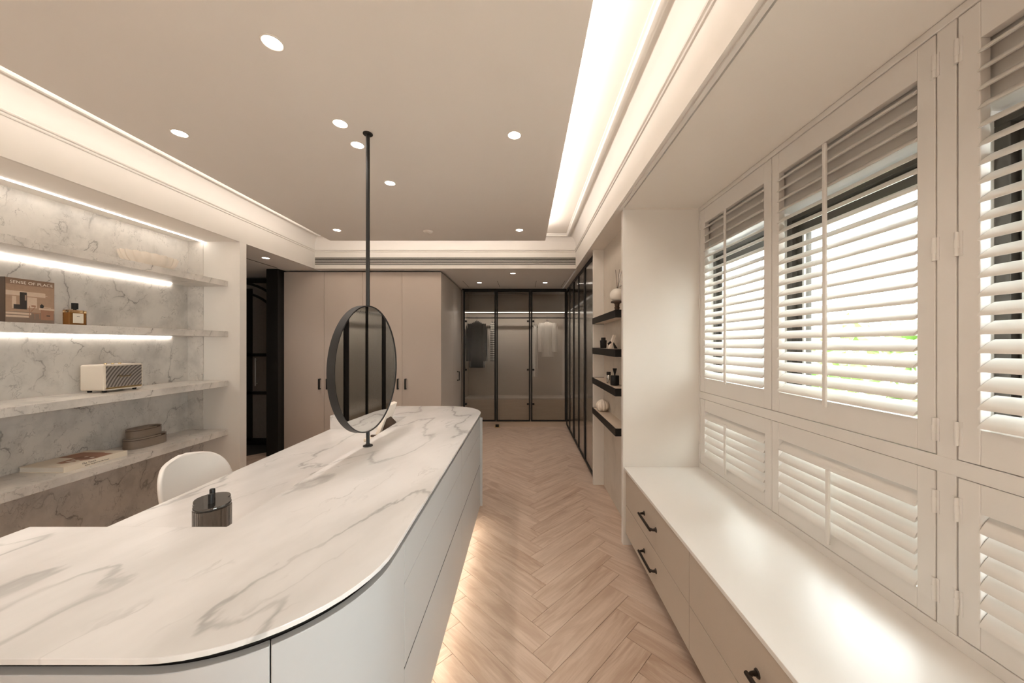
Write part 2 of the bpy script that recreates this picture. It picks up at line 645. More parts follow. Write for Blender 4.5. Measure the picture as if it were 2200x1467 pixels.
wall_back = struct('wall_back')
MB().box(-6.2, 1.5, YB - .1, YB, 0, 2.9).build('plaster', PAINT, wall_back)
wall_far = struct('wall_far')
MB().box(-6.2, 1.5, 6.75, 6.85, 0, 2.7).build('plaster', PAINT, wall_far)
MB().box(-6.3, -6.2, YS - .1, 6.85, 0, 2.7).build('hall_end_plaster', PAINT, wall_far)
wall_right = struct('wall_right')
WX0, WX1 = 1.30, 1.42
ZLINT = HC + .683
op = [(1.88, 2.543), (1.08, 1.83), (.30, 1.023), (-1.3, .1)]  # last opening is added out of view to let in fill daylight
w = MB()
w.box(WX0, WX1, YB, 2.62, ZLINT, ZS + .02)
w.box(WX0, WX1, YB, 2.62, 0, .55)
for a, b in ((2.543, 2.62), (1.83, 1.88), (1.023, 1.08), (.1, .30), (YB, -1.3)):
    w.box(WX0, WX1, a, b, .55, ZLINT)
w.build('outer_wall', PAINT, wall_right)
MB().box(.71, 1.30, 2.517, 2.56, 0, ZS).build('pier_panel', PAINT, wall_right, bevel=.002)
MB().box(.815, 1.42, 2.56, 3.59, 0, ZS).build('niche_back', NICHEM, wall_right)
MB().box(.708, 1.42, 3.59, 3.63, 0, ZS).build('niche_end_panel', PAINT, wall_right, bevel=.002)
MB().box(1.26, 1.42, 3.63, 6.75, 0, ZS).build('closet_wall', PAINT, wall_right)

# ------------------------------------------------------------------ windows behind the shutters, plus an added unshuttered one behind the camera
for k, (a, b) in enumerate(op):
    wi = struct('window_%d' % (k + 1), (1.40, (a + b) / 2, .55))
    zt = ZLINT
    fr = MB()
    x0, x1 = 1.375, 1.43
    fr.box(x0, x1, a, b, zt - .05, zt - .012).box(x0, x1, a, b, .55, .585)
    fr.box(x0, x1, a, a + .035, .585, zt - .05).box(x0, x1, b - .035, b, .585, zt - .05)
    fr.build('frame', DKFRAME, wi, bevel=.002)
    sash = MB()
    sx0, sx1 = 1.40, 1.44
    a2, b2 = a + .035, b - .035
    sash.box(sx0, sx1, a2, b2, zt - .115, zt - .05).box(sx0, sx1, a2, b2, .585, .63)
    sash.box(sx0, sx1, a2, a2 + .04, .63, zt - .115).box(sx0, sx1, b2 - .045, b2, .63, zt - .115)
    sash.build('sash', DKFRAME, wi, bevel=.002)
    MB().box(1.418, 1.422, a2 + .04, b2 - .045, .63, zt - .115).build('pane', FROST if k == 0 else CLEAR, wi)
    MB().box(1.392, 1.402, b2 - .055, b2 - .045, .63, zt - .115).build('sash_seal', ALU, wi)
MB().box(1.385, 1.398, .955, .972, .585, ZLINT - .12).build('mullion', ALU, bpy.data.objects['window_3'])
scr = MB()
for i in range(54):
    y = .05 + i * .028
    scr.box(2.20, 2.215 if i % 2 else 2.232, y, y + .028, -.3, 2.9)
scr = scr.build('privacy_screen', SCREEN)
tag(scr, 'ribbed brown metal screen standing outside the nearest window', 'screen')

# outside garden
gnd = MB().box(1.45, 14, -6, 12, -.4, -.3).build('ground', SOIL)
gnd['kind'] = 'structure'


def bush(label, cx, cy, z0, rx, ry, rz, n, seed):
    rr = random.Random(seed)
    t = thing('garden_shrub', label, 'shrub', (cx, cy, -.3))
    m = MB()
    for i in range(n):
        th, ph = rr.uniform(0, 2 * PI), math.acos(rr.uniform(-1, 1))
        k = rr.uniform(.45, 1) ** .5
        p = Vector((cx + rx * k * math.sin(ph) * math.cos(th), cy + ry * k * math.sin(ph) * math.sin(th), z0 + rz * k * math.cos(ph)))
        d = Vector((rr.uniform(-1, 1), rr.uniform(-1, 1), rr.uniform(-.6, .9))).normalized()
        s = d.cross(Vector((rr.uniform(-1, 1), rr.uniform(-1, 1), 1))).normalized()
        l, wd = rr.uniform(.10, .2), rr.uniform(.03, .05)
        nn = d.cross(s) * .012
        m.add([p, p + d * l * .5 + s * wd + nn, p + d * l, p + d * l * .5 - s * wd + nn, p + d * l * .5 - nn], [(0, 1, 4), (1, 2, 4), (2, 3, 4), (3, 0, 4)])
    m.build('foliage', LEAF, t, kind='stuff')
    st = MB()
    for q in range(5):
        an = q * 1.3
        st.tube([(cx, cy, -.3), (cx + .1 * math.cos(an), cy + .1 * math.sin(an), z0 - rz * .5), (cx + rx * .5 * math.cos(an), cy + ry * .5 * math.sin(an), z0 + .1)], [.03, .022, .008], 6)
    st.build('stem', DKBROWN, t, smooth=True)


bush('leafy green shrub outside the clear middle window, closer to the glass', 3.0, 2.7, .75, .7, .9, .85, 900, 1)
bush('broad green shrub outside, behind the shrub nearer the middle window', 4.3, 4.2, .8, .9, 1.2, .95, 900, 2)
bush('green shrub farthest away outside, beyond the other two shrubs', 5.6, 6.6, .7, .8, .9, .8, 600, 3)

# ------------------------------------------------------------------ shutters
shut_frame = struct('trim_3', (XW, 1.2, ZBENCH))
Y0S, Y1S = .30, 2.516
sf = MB()
sf.box(XW - .004, 1.30, YB + .01, Y1S, 2.40, ZS + .006)
shut_frame_o = sf.build('head_rail', SHUT, shut_frame, bevel=.002)
MB().box(XW - .002, 1.30, Y0S, Y1S, 1.064, 1.112).build('cross_rail', SHUT, shut_frame, bevel=.002)
MB().box(XW - .002, 1.30, YB + .01, Y1S, ZBENCH, .600).build('bottom_rail', SHUT, shut_frame, bevel=.002)
MB().box(XW, 1.30, 1.018, 1.066, .600, 2.40).build('post', SHUT, shut_frame, bevel=.002)
MB().box(XW, 1.30, 1.776, 1.783, .600, 1.064).build('post', SHUT, shut_frame)
MB().box(XW, 1.30, 2.503, Y1S, .600, 2.40).build('post', SHUT, shut_frame)
MB().box(XW, 1.30, .18, .306, .600, 2.40).build('post', SHUT, shut_frame)


def louver_mesh(length, tilt, w=.068, th=.012):
    m = MB()
    n = 12
    prof = []
    for i in range(n):
        a = 2 * PI * i / n
        x, z = w / 2 * math.cos(a), th / 2 * math.sin(a)
        prof.append((x * math.cos(tilt) - z * math.sin(tilt), x * math.sin(tilt) + z * math.cos(tilt)))
    # room side (-X) edge low, window side high
    R = [[(x, -length / 2, z) for x, z in prof], [(x, length / 2, z) for x, z in prof]]
    return m.rings(R)


def shutter(label, y0, y1, z0, z1, zo0, zo1, sl, sr, n, tilt, rod_y, rod_z0, rod_z1, hinges, group):
    """sl: stile width at the far (high y) end, sr at the near end."""
    t = thing('shutter_panel', label, 'shutter', (XW, (y0 + y1) / 2, z0), group=group)
    x0, x1 = XW, XW + .030
    MB().box(x0, x1, y1 - sl, y1, z0, z1).build('stile', SHUT, t, bevel=.0025)
    MB().box(x0, x1, y0, y0 + sr, z0, z1).build('stile', SHUT, t, bevel=.0025)
    MB().box(x0 + .001, x1 - .001, y0 + sr, y1 - sl, zo1, z1).build('rail', SHUT, t, bevel=.0015)
    MB().box(x0 + .001, x1 - .001, y0 + sr, y1 - sl, z0, zo0).build('rail', SHUT, t, bevel=.0015)
    ln = (y1 - sl) - (y0 + sr) - .004
    yc = ((y1 - sl) + (y0 + sr)) / 2
    me = None
    pitch = (zo1 - zo0) / n
    for i in range(n):
        if me is None:
            o = louver_mesh(ln, tilt).build('louver', SHUT, t, local=True, smooth=True, angle=50)
            me = o.data
        else:
            o = bpy.data.objects.new('louver', me)
            COL.objects.link(o)
            o.parent = t
        o.location = (.016, yc - (y0 + y1) / 2, zo0 + pitch * (i + .5) - z0)
    MB().box(XW - .022, XW - .011, rod_y - .008, rod_y + .008, rod_z0, rod_z1).build('tilt_rod', SHUT, t, bevel=.003)
    for hy, hz in hinges:
        h = MB()
        h.lathe([(.005, -.035), (.005, .035)], (XW - .004, hy, hz), 10)
        h.lathe([(.0058, -.012), (.0058, .012)], (XW - .004, hy, hz), 10)
        h.box(XW - .0015, XW + .001, hy - .012, hy + .012, hz - .035, hz + .035)
        h.build('hinge', SHUT, t, smooth=True)
    return t


UZ = (1.114, 2.398, 1.2115, 2.296)
LZ = (.602, 1.062, .671, .980)
TU, TL = math.radians(35), math.radians(50)
hz_u = [2.30, 1.74, 1.19]
hz_l = [.97, .70]
shutter('tall white louvred shutter next to the pier wall, far upper one', 1.782, 2.501, *UZ, .062, .055, 21, TU, 2.165, 1.20, 2.285, [(2.497, z) for z in hz_u], 'upper window shutters')
shutter('tall white louvred shutter in front of the clear window, middle upper one', 1.070, 1.777, *UZ, .048, .050, 21, TU, 1.445, 1.187, 2.28, [(1.070, z) for z in hz_u], 'upper window shutters')
shutter('tall white louvred shutter with dark screen behind, nearest upper one cut by frame edge', .310, 1.014, *UZ, .050, .050, 21, TU, .66, 1.187, 2.28, [(1.014, z) for z in hz_u], 'upper window shutters')
shutter('short white louvred shutter beside the pier wall, just above bench top', 1.784, 2.501, *LZ, .062, .045, 6, TL, 2.165, .64, .95, [(2.497, z) for z in hz_l], 'lower window shutters')
shutter('short white louvred shutter above the bench, middle one with tilt rod', 1.070, 1.775, *LZ, .045, .050, 6, TL, 1.43, .63, .935, [(1.070, z) for z in hz_l], 'lower window shutters')
shutter('short white louvred shutter nearest the camera, above bench, cut by frame edge', .310, 1.014, *LZ, .050, .050, 6, TL, .66, .63, .935, [(1.014, z) for z in hz_l], 'lower window shutters')

# ------------------------------------------------------------------ window bench with drawers
bt = MB().box(.716, 1.30, YB + .01, 2.516, ZBENCH - .018, ZBENCH).build('bench_top', BENCHTOP, bevel=.002)
tag(bt, 'long white window seat top running under the shutters', 'bench')


def bar_handle(parent, pts_a, pts_b, out, mat=BRONZE, r=.0078):
    """bar pull between two points standing `out` off the front."""
    a, b, o = Vector(pts_a), Vector(pts_b), Vector(out)
    d = (b - a).normalized()
    h = MB()
    h.tube([a, a + o * .55, a + o + d * .010], [r * 1.15, r * .85, r], 10)
    h.tube([b, b + o * .55, b + o - d * .010], [r * 1.15, r * .85, r], 10)
    h.tube([a + o - d * .004, a + o + d * .02, b + o - d * .02, b + o + d * .004], [r * .9, r, r, r * .9], 10)
    h.tube([a - o * .02, a + o * .12], [r * 1.9, r * 1.6], 12)
    h.tube([b - o * .02, b + o * .12], [r * 1.9, r * 1.6], 12)
    return h.build('handle', mat, parent, smooth=True)


yb = [2.514, 1.544, .448, -.65]
labs = ['taupe drawer unit under the window seat, far one beside the pier', 'taupe drawer unit under the window seat, middle one with handle cut by the frame',
        'taupe drawer unit under the window seat, close to the camera', 'taupe drawer unit under the window seat, behind the camera']
for i in range(3):
    y1, y0 = yb[i], yb[i + 1]
    t = thing('drawer_unit', labs[i], 'cabinet', (1.0, (y0 + y1) / 2, 0), group='drawer units under the bench')
    MB().box(.75, 1.29, y0 + .001, y1 - .001, .09, ZBENCH - .018).build('carcass', DRAWER, t)
    MB().box(.80, 1.28, y0 + .002, y1 - .002, 0, .09).build('plinth', DKBROWN, t)
    for z0, z1 in ((.298, ZBENCH - .021), (.09, .294)):
        d = MB().box(.728, .75, y0 + .0015, y1 - .0015, z0, z1).build('drawer', DRAWER, t, bevel=.0012)
        yc = (y0 + y1) / 2
        zc = (z0 + z1) / 2
        hd = bar_handle(d, (.728, yc - .095, zc), (.728, yc + .095, zc), (-.034, 0, 0))

# ------------------------------------------------------------------ island: cabinet, counter, sunken vanity top
IX0, IX1, IY0, IY1, RC = -1.545, -.362, .632, 3.21, .342
NX, NY0, NY1 = -.93, 1.09, 2.77          # edge of the sunken vanity
ZT, ZV = .88, .774


def island_outline(off=0.0):
    x0, x1, y0, y1, r = IX0 + off, IX1 - off, IY0 + off, IY1 - off, RC - off
    p = [(x0 + r, y0)]
    p += arc(x1 - r, y0 + r, r, -90, 0, 14)
    p += arc(x1 - r, y1 - r, r, 0, 90, 14)
    p += [(x0, y1)]
    return p, (x0, x1, y0, y1, r)


t = thing('counter_top', 'large white veined stone counter top with rounded corners on the island', 'counter', (-.9, 1.9, ZT - .012))
p, _ = island_outline()
poly = [(IX0, NY0)] + arc(IX0 + RC, IY0 + RC, RC, 180, 270, 14) + p[1:] + [(IX0, NY1), (NX, NY1), (NX, NY0)]
MB().prism(poly, ZT - .012, ZT).build('main_slab', CTOP, t, bevel=.0015)
MB().box(IX0, NX + .01, NY0 - .01, NY1 + .01, ZV - .012, ZV).build('vanity_slab', CTOP, t, bevel=.0015)
st = MB().box(NX, NX + .012, NY0, NY1, ZV, ZT - .0125).box(IX0, NX + .012, NY0 - .012, NY0, ZV, ZT - .0125).box(IX0 + .002, NX + .012, NY1, NY1 + .012, ZV, ZT - .0125)
st.build('step_upstand', CTOP, t)

t = thing('island_cabinet', 'pale grey lacquered island cabinet with curved corners and handleless drawers', 'cabinet', (-.9, 1.9, 0))
ZB, ZC = .12, .846
p, (x0, x1, y0, y1, r) = island_outline(.004)
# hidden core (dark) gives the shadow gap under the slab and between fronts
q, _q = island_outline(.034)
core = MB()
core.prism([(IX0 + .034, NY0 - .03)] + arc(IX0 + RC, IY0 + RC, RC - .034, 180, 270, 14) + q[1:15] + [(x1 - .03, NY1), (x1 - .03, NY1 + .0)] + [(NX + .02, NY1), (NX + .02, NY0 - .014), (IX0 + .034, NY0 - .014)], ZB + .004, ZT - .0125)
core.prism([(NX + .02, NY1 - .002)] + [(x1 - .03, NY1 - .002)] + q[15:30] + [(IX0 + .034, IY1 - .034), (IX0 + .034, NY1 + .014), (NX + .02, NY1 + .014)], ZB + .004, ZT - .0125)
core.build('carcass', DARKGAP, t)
th = .02


def front(pts, z0, z1, name='panel'):
    """thin wall following pts (outer line), thickness th inwards."""
    n = len(pts)
    inn = []
    for i in range(n):
        a = Vector(pts[max(i - 1, 0)])
        b = Vector(pts[min(i + 1, n - 1)])
        d = (b - a).normalized()
        nn = Vector((-d.y, d.x))
        inn.append((pts[i][0] + nn.x * th, pts[i][1] + nn.y * th))
    return MB().prism(list(pts) + inn[::-1], z0, z1).build(name, GREYLAC, t, bevel=.0015, smooth=True, angle=30)


gp = .0022
cor = arc(x1 - r, y0 + r, r, -90, 0, 28)
ks = min(range(29), key=lambda i: abs(cor[i][0] + .512))
seam = cor[ks]
front([(x0, NY0 - .014)] + arc(x0 + r, y0 + r, r, 180, 270, 24) + cor[:ks] + [(seam[0] - gp / 2, seam[1] - gp / 2 * .4)], ZB, ZC, 'curved_panel')
front([(seam[0] + gp / 2, seam[1] + gp / 2 * .4)] + cor[ks + 1:] + [(x1, 1.063 - gp / 2)], ZB, ZC, 'curved_panel')
ce = arc(x1 - r, y1 - r, r, 0, 90, 28)
yd = [1.063, 2.03, y1 - r]
front([(x1, y1 - r + gp / 2)] + ce + [(x0 + .01, y1)], ZB, ZC, 'curved_panel')
for a, b in zip(yd[:-1], yd[1:]):
    for z0, z1 in ((ZB, .456), (.464, .7185), (.7205, ZC)):
        dr = MB().box(x1 - th, x1, a + gp / 2, b - gp / 2, z0, z1).build('drawer', GREYLAC, t, bevel=.0015)
        if z1 == .456:
            MB().box(x1 - th, x1 - .0015, a + gp / 2, b - gp / 2, z1, z1 + .0012).build('groove_shade', DARKGAP, dr)  # near-black strip paints groove shade on the drawer top, not a pull
MB().box(IX0 + .004, IX0 + .024, NY1 + .014, y1 - .02, ZB, ZC).build('side_panel', GREYLAC, t)
MB().box(NX + .0, NX + .02, NY0 - .014, NY1 + .014, ZB, ZV - .0125).build('kneehole_panel', GREYLAC, t)
MB().box(IX0 + .02, NX, NY0 + .02, NY1 - .02, ZV - .07, ZV - .0125).build('apron', GREYLAC, t)
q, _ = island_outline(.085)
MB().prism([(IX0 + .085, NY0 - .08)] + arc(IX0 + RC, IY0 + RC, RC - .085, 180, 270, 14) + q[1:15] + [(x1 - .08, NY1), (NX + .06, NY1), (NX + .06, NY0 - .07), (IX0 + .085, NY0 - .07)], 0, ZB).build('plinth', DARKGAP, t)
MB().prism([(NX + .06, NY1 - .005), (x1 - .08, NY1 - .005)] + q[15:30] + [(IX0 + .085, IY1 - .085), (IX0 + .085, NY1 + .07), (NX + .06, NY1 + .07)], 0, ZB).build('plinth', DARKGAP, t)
MB().box(x1 - .055, x1 - .043, 1.0, y1 - r, ZB - .008, ZB).build('led_strip', LEDTOE, t)
lc = arc(x1 - r, y0 + r, r - .049, -90, 0, 14)
lo = arc(x1 - r, y0 + r, r - .037, -90, 0, 14)
MB().prism(lc + lo[::-1], ZB - .008, ZB).build('led_strip', LEDTOE, t)

# ------------------------------------------------------------------ round mirror on floor-to-ceiling rod
MX, MY, MZ, MR = -.8755, 1.95, 1.3135, .349
t = thing('round_mirror', 'round black-framed mirror on a slim black rod from counter to ceiling', 'mirror', (MX, MY, ZT), rotz=math.radians(-2.6))
n = 96
prof = [(-.0185, MR - .006), (-.0185, MR), (.0185, MR), (.0185, MR - .006), (.013, MR - .006), (.013, MR - .012), (-.013, MR - .012), (-.013, MR - .006)]
fr = MB()
R = [[(MX + dx, MY + rr * math.cos(2 * PI * i / n), MZ + rr * math.sin(2 * PI * i / n)) for dx, rr in prof] for i in range(n)]
fr.rings(R + [R[0]], cap=False)
fr.build('frame', BLACKM, t, smooth=True, angle=35)
for nm, xx, mt in (('mirror_glass', .0132, MIRROR), ('back_panel', -.0155, BLACKM)):
    d = MB()
    d.rings([[(MX + xx + q, MY + (MR - .006) * math.cos(2 * PI * i / n), MZ + (MR - .006) * math.sin(2 * PI * i / n)) for i in range(n)] for q in (0, .002)])
    d.build(nm, mt, t)
MB().tube([(MX, MY, MZ + MR - .004), (MX, MY, PZ - .004)], .0105, 20).build('upper_rod', BLACKM, t, smooth=True)
MB().tube([(MX, MY, ZT + .004), (MX, MY, MZ - MR + .004)], .0095, 20).build('lower_rod', BLACKM, t, smooth=True)
MB().lathe([(.026, 0), (.026, .005), (.0245, .0065), (.012, .007), (.0115, .014)], (MX, MY, ZT), 28).build('flange', BLACKM, t, smooth=True)
MB().lathe([(.0115, -.014), (.012, -.007), (.0245, -.0065), (.026, -.005), (.026, 0)], (MX, MY, PZ), 28).build('flange', BLACKM, t, smooth=True)

# ------------------------------------------------------------------ smoked glass jar on the vanity
JX, JY = -1.073, 1.20
t = thing('lidded_jar', 'smoked ribbed glass twin jar with glossy lid and black knobs, on the vanity', 'jar', (JX, JY, ZV))


def lobe(a, k=1.0, flute=0.0, n=180):
    """two overlapping rounds, pinched in the middle."""
    out = []
    for i in range(n):
        ph = 2 * PI * i / n
        c, s = math.cos(ph), math.sin(ph)
        # ovals centred at +-e along the depth axis
        best = 0
        for ex, ey in ((.019, -.021), (-.019, .021)):
            rx, ry = .050 * k, .050 * k
            A = (c / rx) ** 2 + (s / ry) ** 2
            B = -2 * (c * ex / rx ** 2 + s * ey / ry ** 2)
            C = (ex / rx) ** 2 + (ey / ry) ** 2 - 1
            D = B * B - 4 * A * C
            if D > 0:
                best = max(best, (-B + math.sqrt(D)) / (2 * A))
        rr = best + flute * math.cos(ph * 36)
        out.append((JX + rr * c, JY + rr * s))
    return out


o1, o2 = lobe(0, 1.0, .0011), lobe(0, .9, 0)
jar = MB()
z0, z1 = ZV, ZV + .128
jar.rings([[(x, y, z0) for x, y in lobe(0, .98)], [(x, y, z0 + .003) for x, y in o1], [(x, y, z1) for x, y in o1], [(x, y, z1) for x, y in o2], [(x, y, z0 + .01) for x, y in o2]])
jar.build('body', SMOKE, t, smooth=True, angle=50)
lid = MB()
lid.rings([[(x, y, z1 + .0006) for x, y in lobe(0, .97)], [(x, y, z1 + .002) for x, y in lobe(0, 1.0)], [(x, y, z1 + .009) for x, y in lobe(0, 1.0)], [(x, y, z1 + .011) for x, y in lobe(0, .97)]])
lid_m = plain('glossy_smoked_lid', (.10, .092, .085), .05, metal=.75, grain=.02)
lid = lid.build('lid', lid_m, t, smooth=True, angle=50)
for kx_, ky_ in ((.014, -.021), (-.019, .021)):
    MB().lathe([(.008, z1 + .010), (.008, z1 + .040), (.007, z1 + .042)], (JX + kx_, JY + ky_, 0), 20).build('knob', BLACK, lid, smooth=True)

# ------------------------------------------------------------------ leaning frame and small box on the vanity
a = px(846, 866, 2.50)
t = thing('photo_easel', 'cream leaning photo frame with dark brown support behind the mirror', 'frame', (-1.0, 2.50, ZV))
nb = MB()
cx0 = -1.03
# thick cream board leaning, seen on its edge; it leans to -X at the foot
top = px(838, 868, 2.50)
bot = px(812, 932, 2.50)
dirv = (top - Vector((bot.x, 2.5, ZV))).normalized()
nrm = Vector((dirv.z, 0, -dirv.x))
foot = Vector((bot.x, 2.5, ZV))
ln = (top - foot).length
for wdt, off, mt, nm in ((.026, 0, CERAM, 'board'), (.004, -.004, PAPER, 'picture')):
    m = MB()
    A = foot + nrm * off
    B = A + dirv * ln
    q = [A, A + nrm * wdt, B + nrm * wdt, B]
    lz = min(v.z for v in q)
    q = [v + Vector((0, 0, max(0, ZV - lz) + .0005)) for v in q]
    m.add([v + Vector((0, -.075, 0)) for v in q] + [v + Vector((0, .075, 0)) for v in q], [(0, 1, 2, 3), (7, 6, 5, 4), (0, 4, 5, 1), (1, 5, 6, 2), (2, 6, 7, 3), (3, 7, 4, 0)])
    m.build(nm, mt, t, bevel=.002)
leg = MB()
ql = [(-.978, .930), (-.934, .886), (-.934, .800), (-1.02, .800)]
leg.add([(x_, 2.46, z_) for x_, z_ in ql] + [(x_, 2.54, z_) for x_, z_ in ql], [(0, 1, 2, 3), (7, 6, 5, 4), (0, 4, 5, 1), (1, 5, 6, 2), (2, 6, 7, 3), (3, 7, 4, 0)])
leg.build('easel_leg', DKBROWN, t)
c = px(803, 925, 2.34)
t = thing('trinket_box', 'small beige lidded box with dark bar handle beside the mirror rod', 'box', (c.x - .01, 2.35, ZV))
MB().box(c.x - .055, c.x + .03, 2.31, 2.42, ZV, ZV + .03).build('body', CREAMCOV, t, bevel=.004)
ld = MB().box(c.x - .056, c.x + .031, 2.309, 2.421, ZV + .032, ZV + .048).build('lid', CREAMCOV, t, bevel=.004)
MB().box(c.x - .03, c.x + .012, 2.355, 2.372, ZV + .048, ZV + .062).build('lid_handle', DKBROWN, t, bevel=.003)
MB().box(c.x - .053, c.x + .028, 2.312, 2.418, ZV + .03, ZV + .032).build('gap', DKBROWN, t)

# ------------------------------------------------------------------ vanity chair
CHX, CHY = -1.985, 2.08
t = thing('vanity_chair', 'white moulded shell chair tucked at the vanity', 'chair', (CHX + .2, CHY, 0))
m = MB()
rows = []
NU, NV = 20, 18
for j in range(NV + 1):
    tt = j / NV
    hw = .232 * max(0.0, 1 - max(0, tt) ** 4.2) ** (1 / 2.6) + .002
    hw *= .93 + .07 * min(1, tt * 3)
    z = .44 + .355 * tt
    row = []
    for i in range(NU + 1):
        s = -1 + 2 * i / NU
        y = hw * s
        x = CHX - .055 * tt + .075 * (y / .23) ** 2 + .02 * (1 - tt) ** 2
        row.append((x, CHY + y, z))
    rows.append(row)
vs = [p for r_ in rows for p in r_]
fs = [(j * (NU + 1) + i, j * (NU + 1) + i + 1, (j + 1) * (NU + 1) + i + 1, (j + 1) * (NU + 1) + i) for j in range(NV) for i in range(NU)]
m.add(vs, fs)
bk = m.build('backrest', WHITEP, t, smooth=True, angle=180)
so = bk.modifiers.new('thick', 'SOLIDIFY')
so.thickness = .022
so.offset = 0
sb = bk.modifiers.new('soft', 'SUBSURF')
sb.levels = sb.render_levels = 1
seat = MB()
rg = []
for z, k in ((.425, .9), (.432, .98), (.447, 1.0), (.462, .98), (.47, .92)):
    rg.append([(CHX + .215 + .225 * k * math.copysign(abs(math.cos(a_)) ** .6, math.cos(a_)), CHY + .225 * k * math.copysign(abs(math.sin(a_)) ** .6, math.sin(a_)), z) for a_ in [2 * PI * i / 40 for i in range(40)]])
seat.rings(rg).build('seat', WHITEP, t, smooth=True, angle=60)
for sx, sy in ((-1, -1), (-1, 1), (1, -1), (1, 1)):
    MB().tube([(CHX + .215 + sx * .14, CHY + sy * .14, .427), (CHX + .215 + sx * .19, CHY + sy * .19, 0)], [.014, .009], 12).build('leg', LIGHTWOOD, t, smooth=True)

# ------------------------------------------------------------------ left marble shelves
SXF = -2.811
shelf_z = [2.047, 1.571, 1.104, .643]
slab = ['marble wall shelf, topmost, carrying the cream ruffled bowl', 'marble wall shelf, second from top, carrying book and perfume bottle',
        'marble wall shelf, third from top, carrying the cream speaker', 'marble wall shelf, lowest, carrying flat book and wooden boxes']
for k, z in enumerate(shelf_z):
    t = thing('marble_shelf', slab[k], 'shelf', (-3.0, 1.2, z - .052), group='marble shelves on the left wall')
    MB().box(XB, SXF, YB + .02, YS, z - .052, z).build('slab', WALLM, t, bevel=.0015)
    if k < 2:
        MB().box(XB + .002, XB + .014, YB + .02, 3.163 - .02, z - .060, z - .052).build('led_strip', LED, t)

# ruffled bowl
BX, BY, BZ = -2.96, 2.755, shelf_z[0]
t = thing('ruffled_bowl', 'long cream ruffled ceramic bowl on the top marble shelf', 'bowl', (BX, BY, BZ))
rg = []
n = 228
for sc, zz, ru in ((.40, 0, 0), (.62, .004, .02), (.80, .022, .06), (.93, .052, .08), (1.0, .088, .09), (.99, .1, .085), (.95, .098, .08), (.87, .055, .06), (.6, .016, .02), (.1, .01, 0)):
    ring = []
    for i in range(n):
        a_ = 2 * PI * i / n
        f_ = 1 + ru * (abs(math.sin(9.5 * a_ + zz * 6)) - .5)
        ring.append((BX + .10 * sc * f_ * math.cos(a_), BY + .20 * sc * f_ * math.sin(a_), BZ + zz + (.004 * abs(math.sin(9.5 * a_ + zz * 6)) if .08 < zz else 0)))
    rg.append(ring)
MB().rings(rg).build('bowl', CERAM, t, smooth=True, angle=60)


def quad_print(name, pieces, to3, mats, parent):
    """flat printed shapes: list of (material index, [(s,t)...])"""
    m_ = MB()
    for li, (mi, poly_) in enumerate(pieces):
        m_.add([to3(a_, b_, li) for a_, b_ in poly_], [tuple(range(len(poly_)))], mi)
    return m_.build(name, mats, parent)


def rc(a0, b0, a1, b1):
    return [(a0, b0), (a1, b0), (a1, b1), (a0, b1)]


# standing book
bx, by0, by1, bz, bh = -2.95, 1.984, 2.190, shelf_z[1], .262
t = thing('standing_book', 'brown hardback book standing upright on shelf, room photo on cover', 'book', (bx, (by0 + by1) / 2, bz))
MB().box(bx - .004, bx, by0, by1, bz, bz + bh).build('front_cover', BROWNCOV, t)
MB().box(bx - .042, bx - .038, by0, by1, bz, bz + bh).build('back_cover', BROWNCOV, t)
MB().box(bx - .042, bx, by0 - .004, by0, bz, bz + bh + .001).build('spine', DKBROWN, t, bevel=.0015)
MB().box(bx - .038, bx - .004, by0, by1 - .004, bz + .003, bz + bh - .004).build('page_block', PAPER, t)
C1 = plain('print_light', (.56, .43, .33), .6, grain=.1, scale=50)
C2 = plain('print_mid', (.36, .24, .165), .6, grain=.12, scale=50)
C3 = plain('print_dark', (.03, .025, .022), .6)
C4 = plain('print_terracotta', (.30, .16, .10), .6, grain=.1, scale=50)
C5 = plain('print_floor', (.20, .145, .11), .6, grain=.1, scale=50)
wb = by1 - by0


def to_cover(a_, b_, li):
    return (bx + .0004 + li * .00006, by0 + a_ * wb, bz + b_ * bh)


pieces = [(1, rc(.0, .26, .985, .86)), (0, rc(.0, .62, .8, .72)), (0, rc(.42, .36, .62, .60)), (4, rc(.0, .0, 1, .26)), (0, rc(0, .20, .5, .245)), (0, rc(0, .135, .45, .18)),
          (0, rc(.12, .33, .20, .60)), (2, rc(.15, .32, .40, .42)), (2, rc(.27, .32, .41, .70)), (1, rc(.37, .52, .40, .64)),
          (3, rc(.70, .10, .98, .33)), (0, rc(.66, .33, 1.0, .37)), (2, [(.69, .37), (.75, .37), (.77, .43), (.72, .47), (.68, .43)]), (0, rc(.76, .38, .92, .395)),
          (3, rc(.455, .13, .47, .40)), (3, rc(.50, .39, .59, .425)), (3, rc(.53, .235, .68, .255)), (3, rc(.565, .10, .58, .25)), (3, rc(.665, .12, .68, .25)), (3, [(.47, .26), (.49, .26), (.60, .40), (.58, .40)]),
          (2, rc(.82, .19, .90, .21)), (0, rc(.76, .65, .84, .665))]
quad_print('cover_print', pieces, to_cover, [C1, C2, C3, C4, C5], t)
mat = Matrix(((0, 0, 1, .0022), (1, 0, 0, -wb / 2 + .075 * wb), (0, 1, 0, bh * .885), (0, 0, 0, 1)))
text_part('title', 'SENSE OF PLACE', .0235, WHINK, t, mat, spacing=1.05)

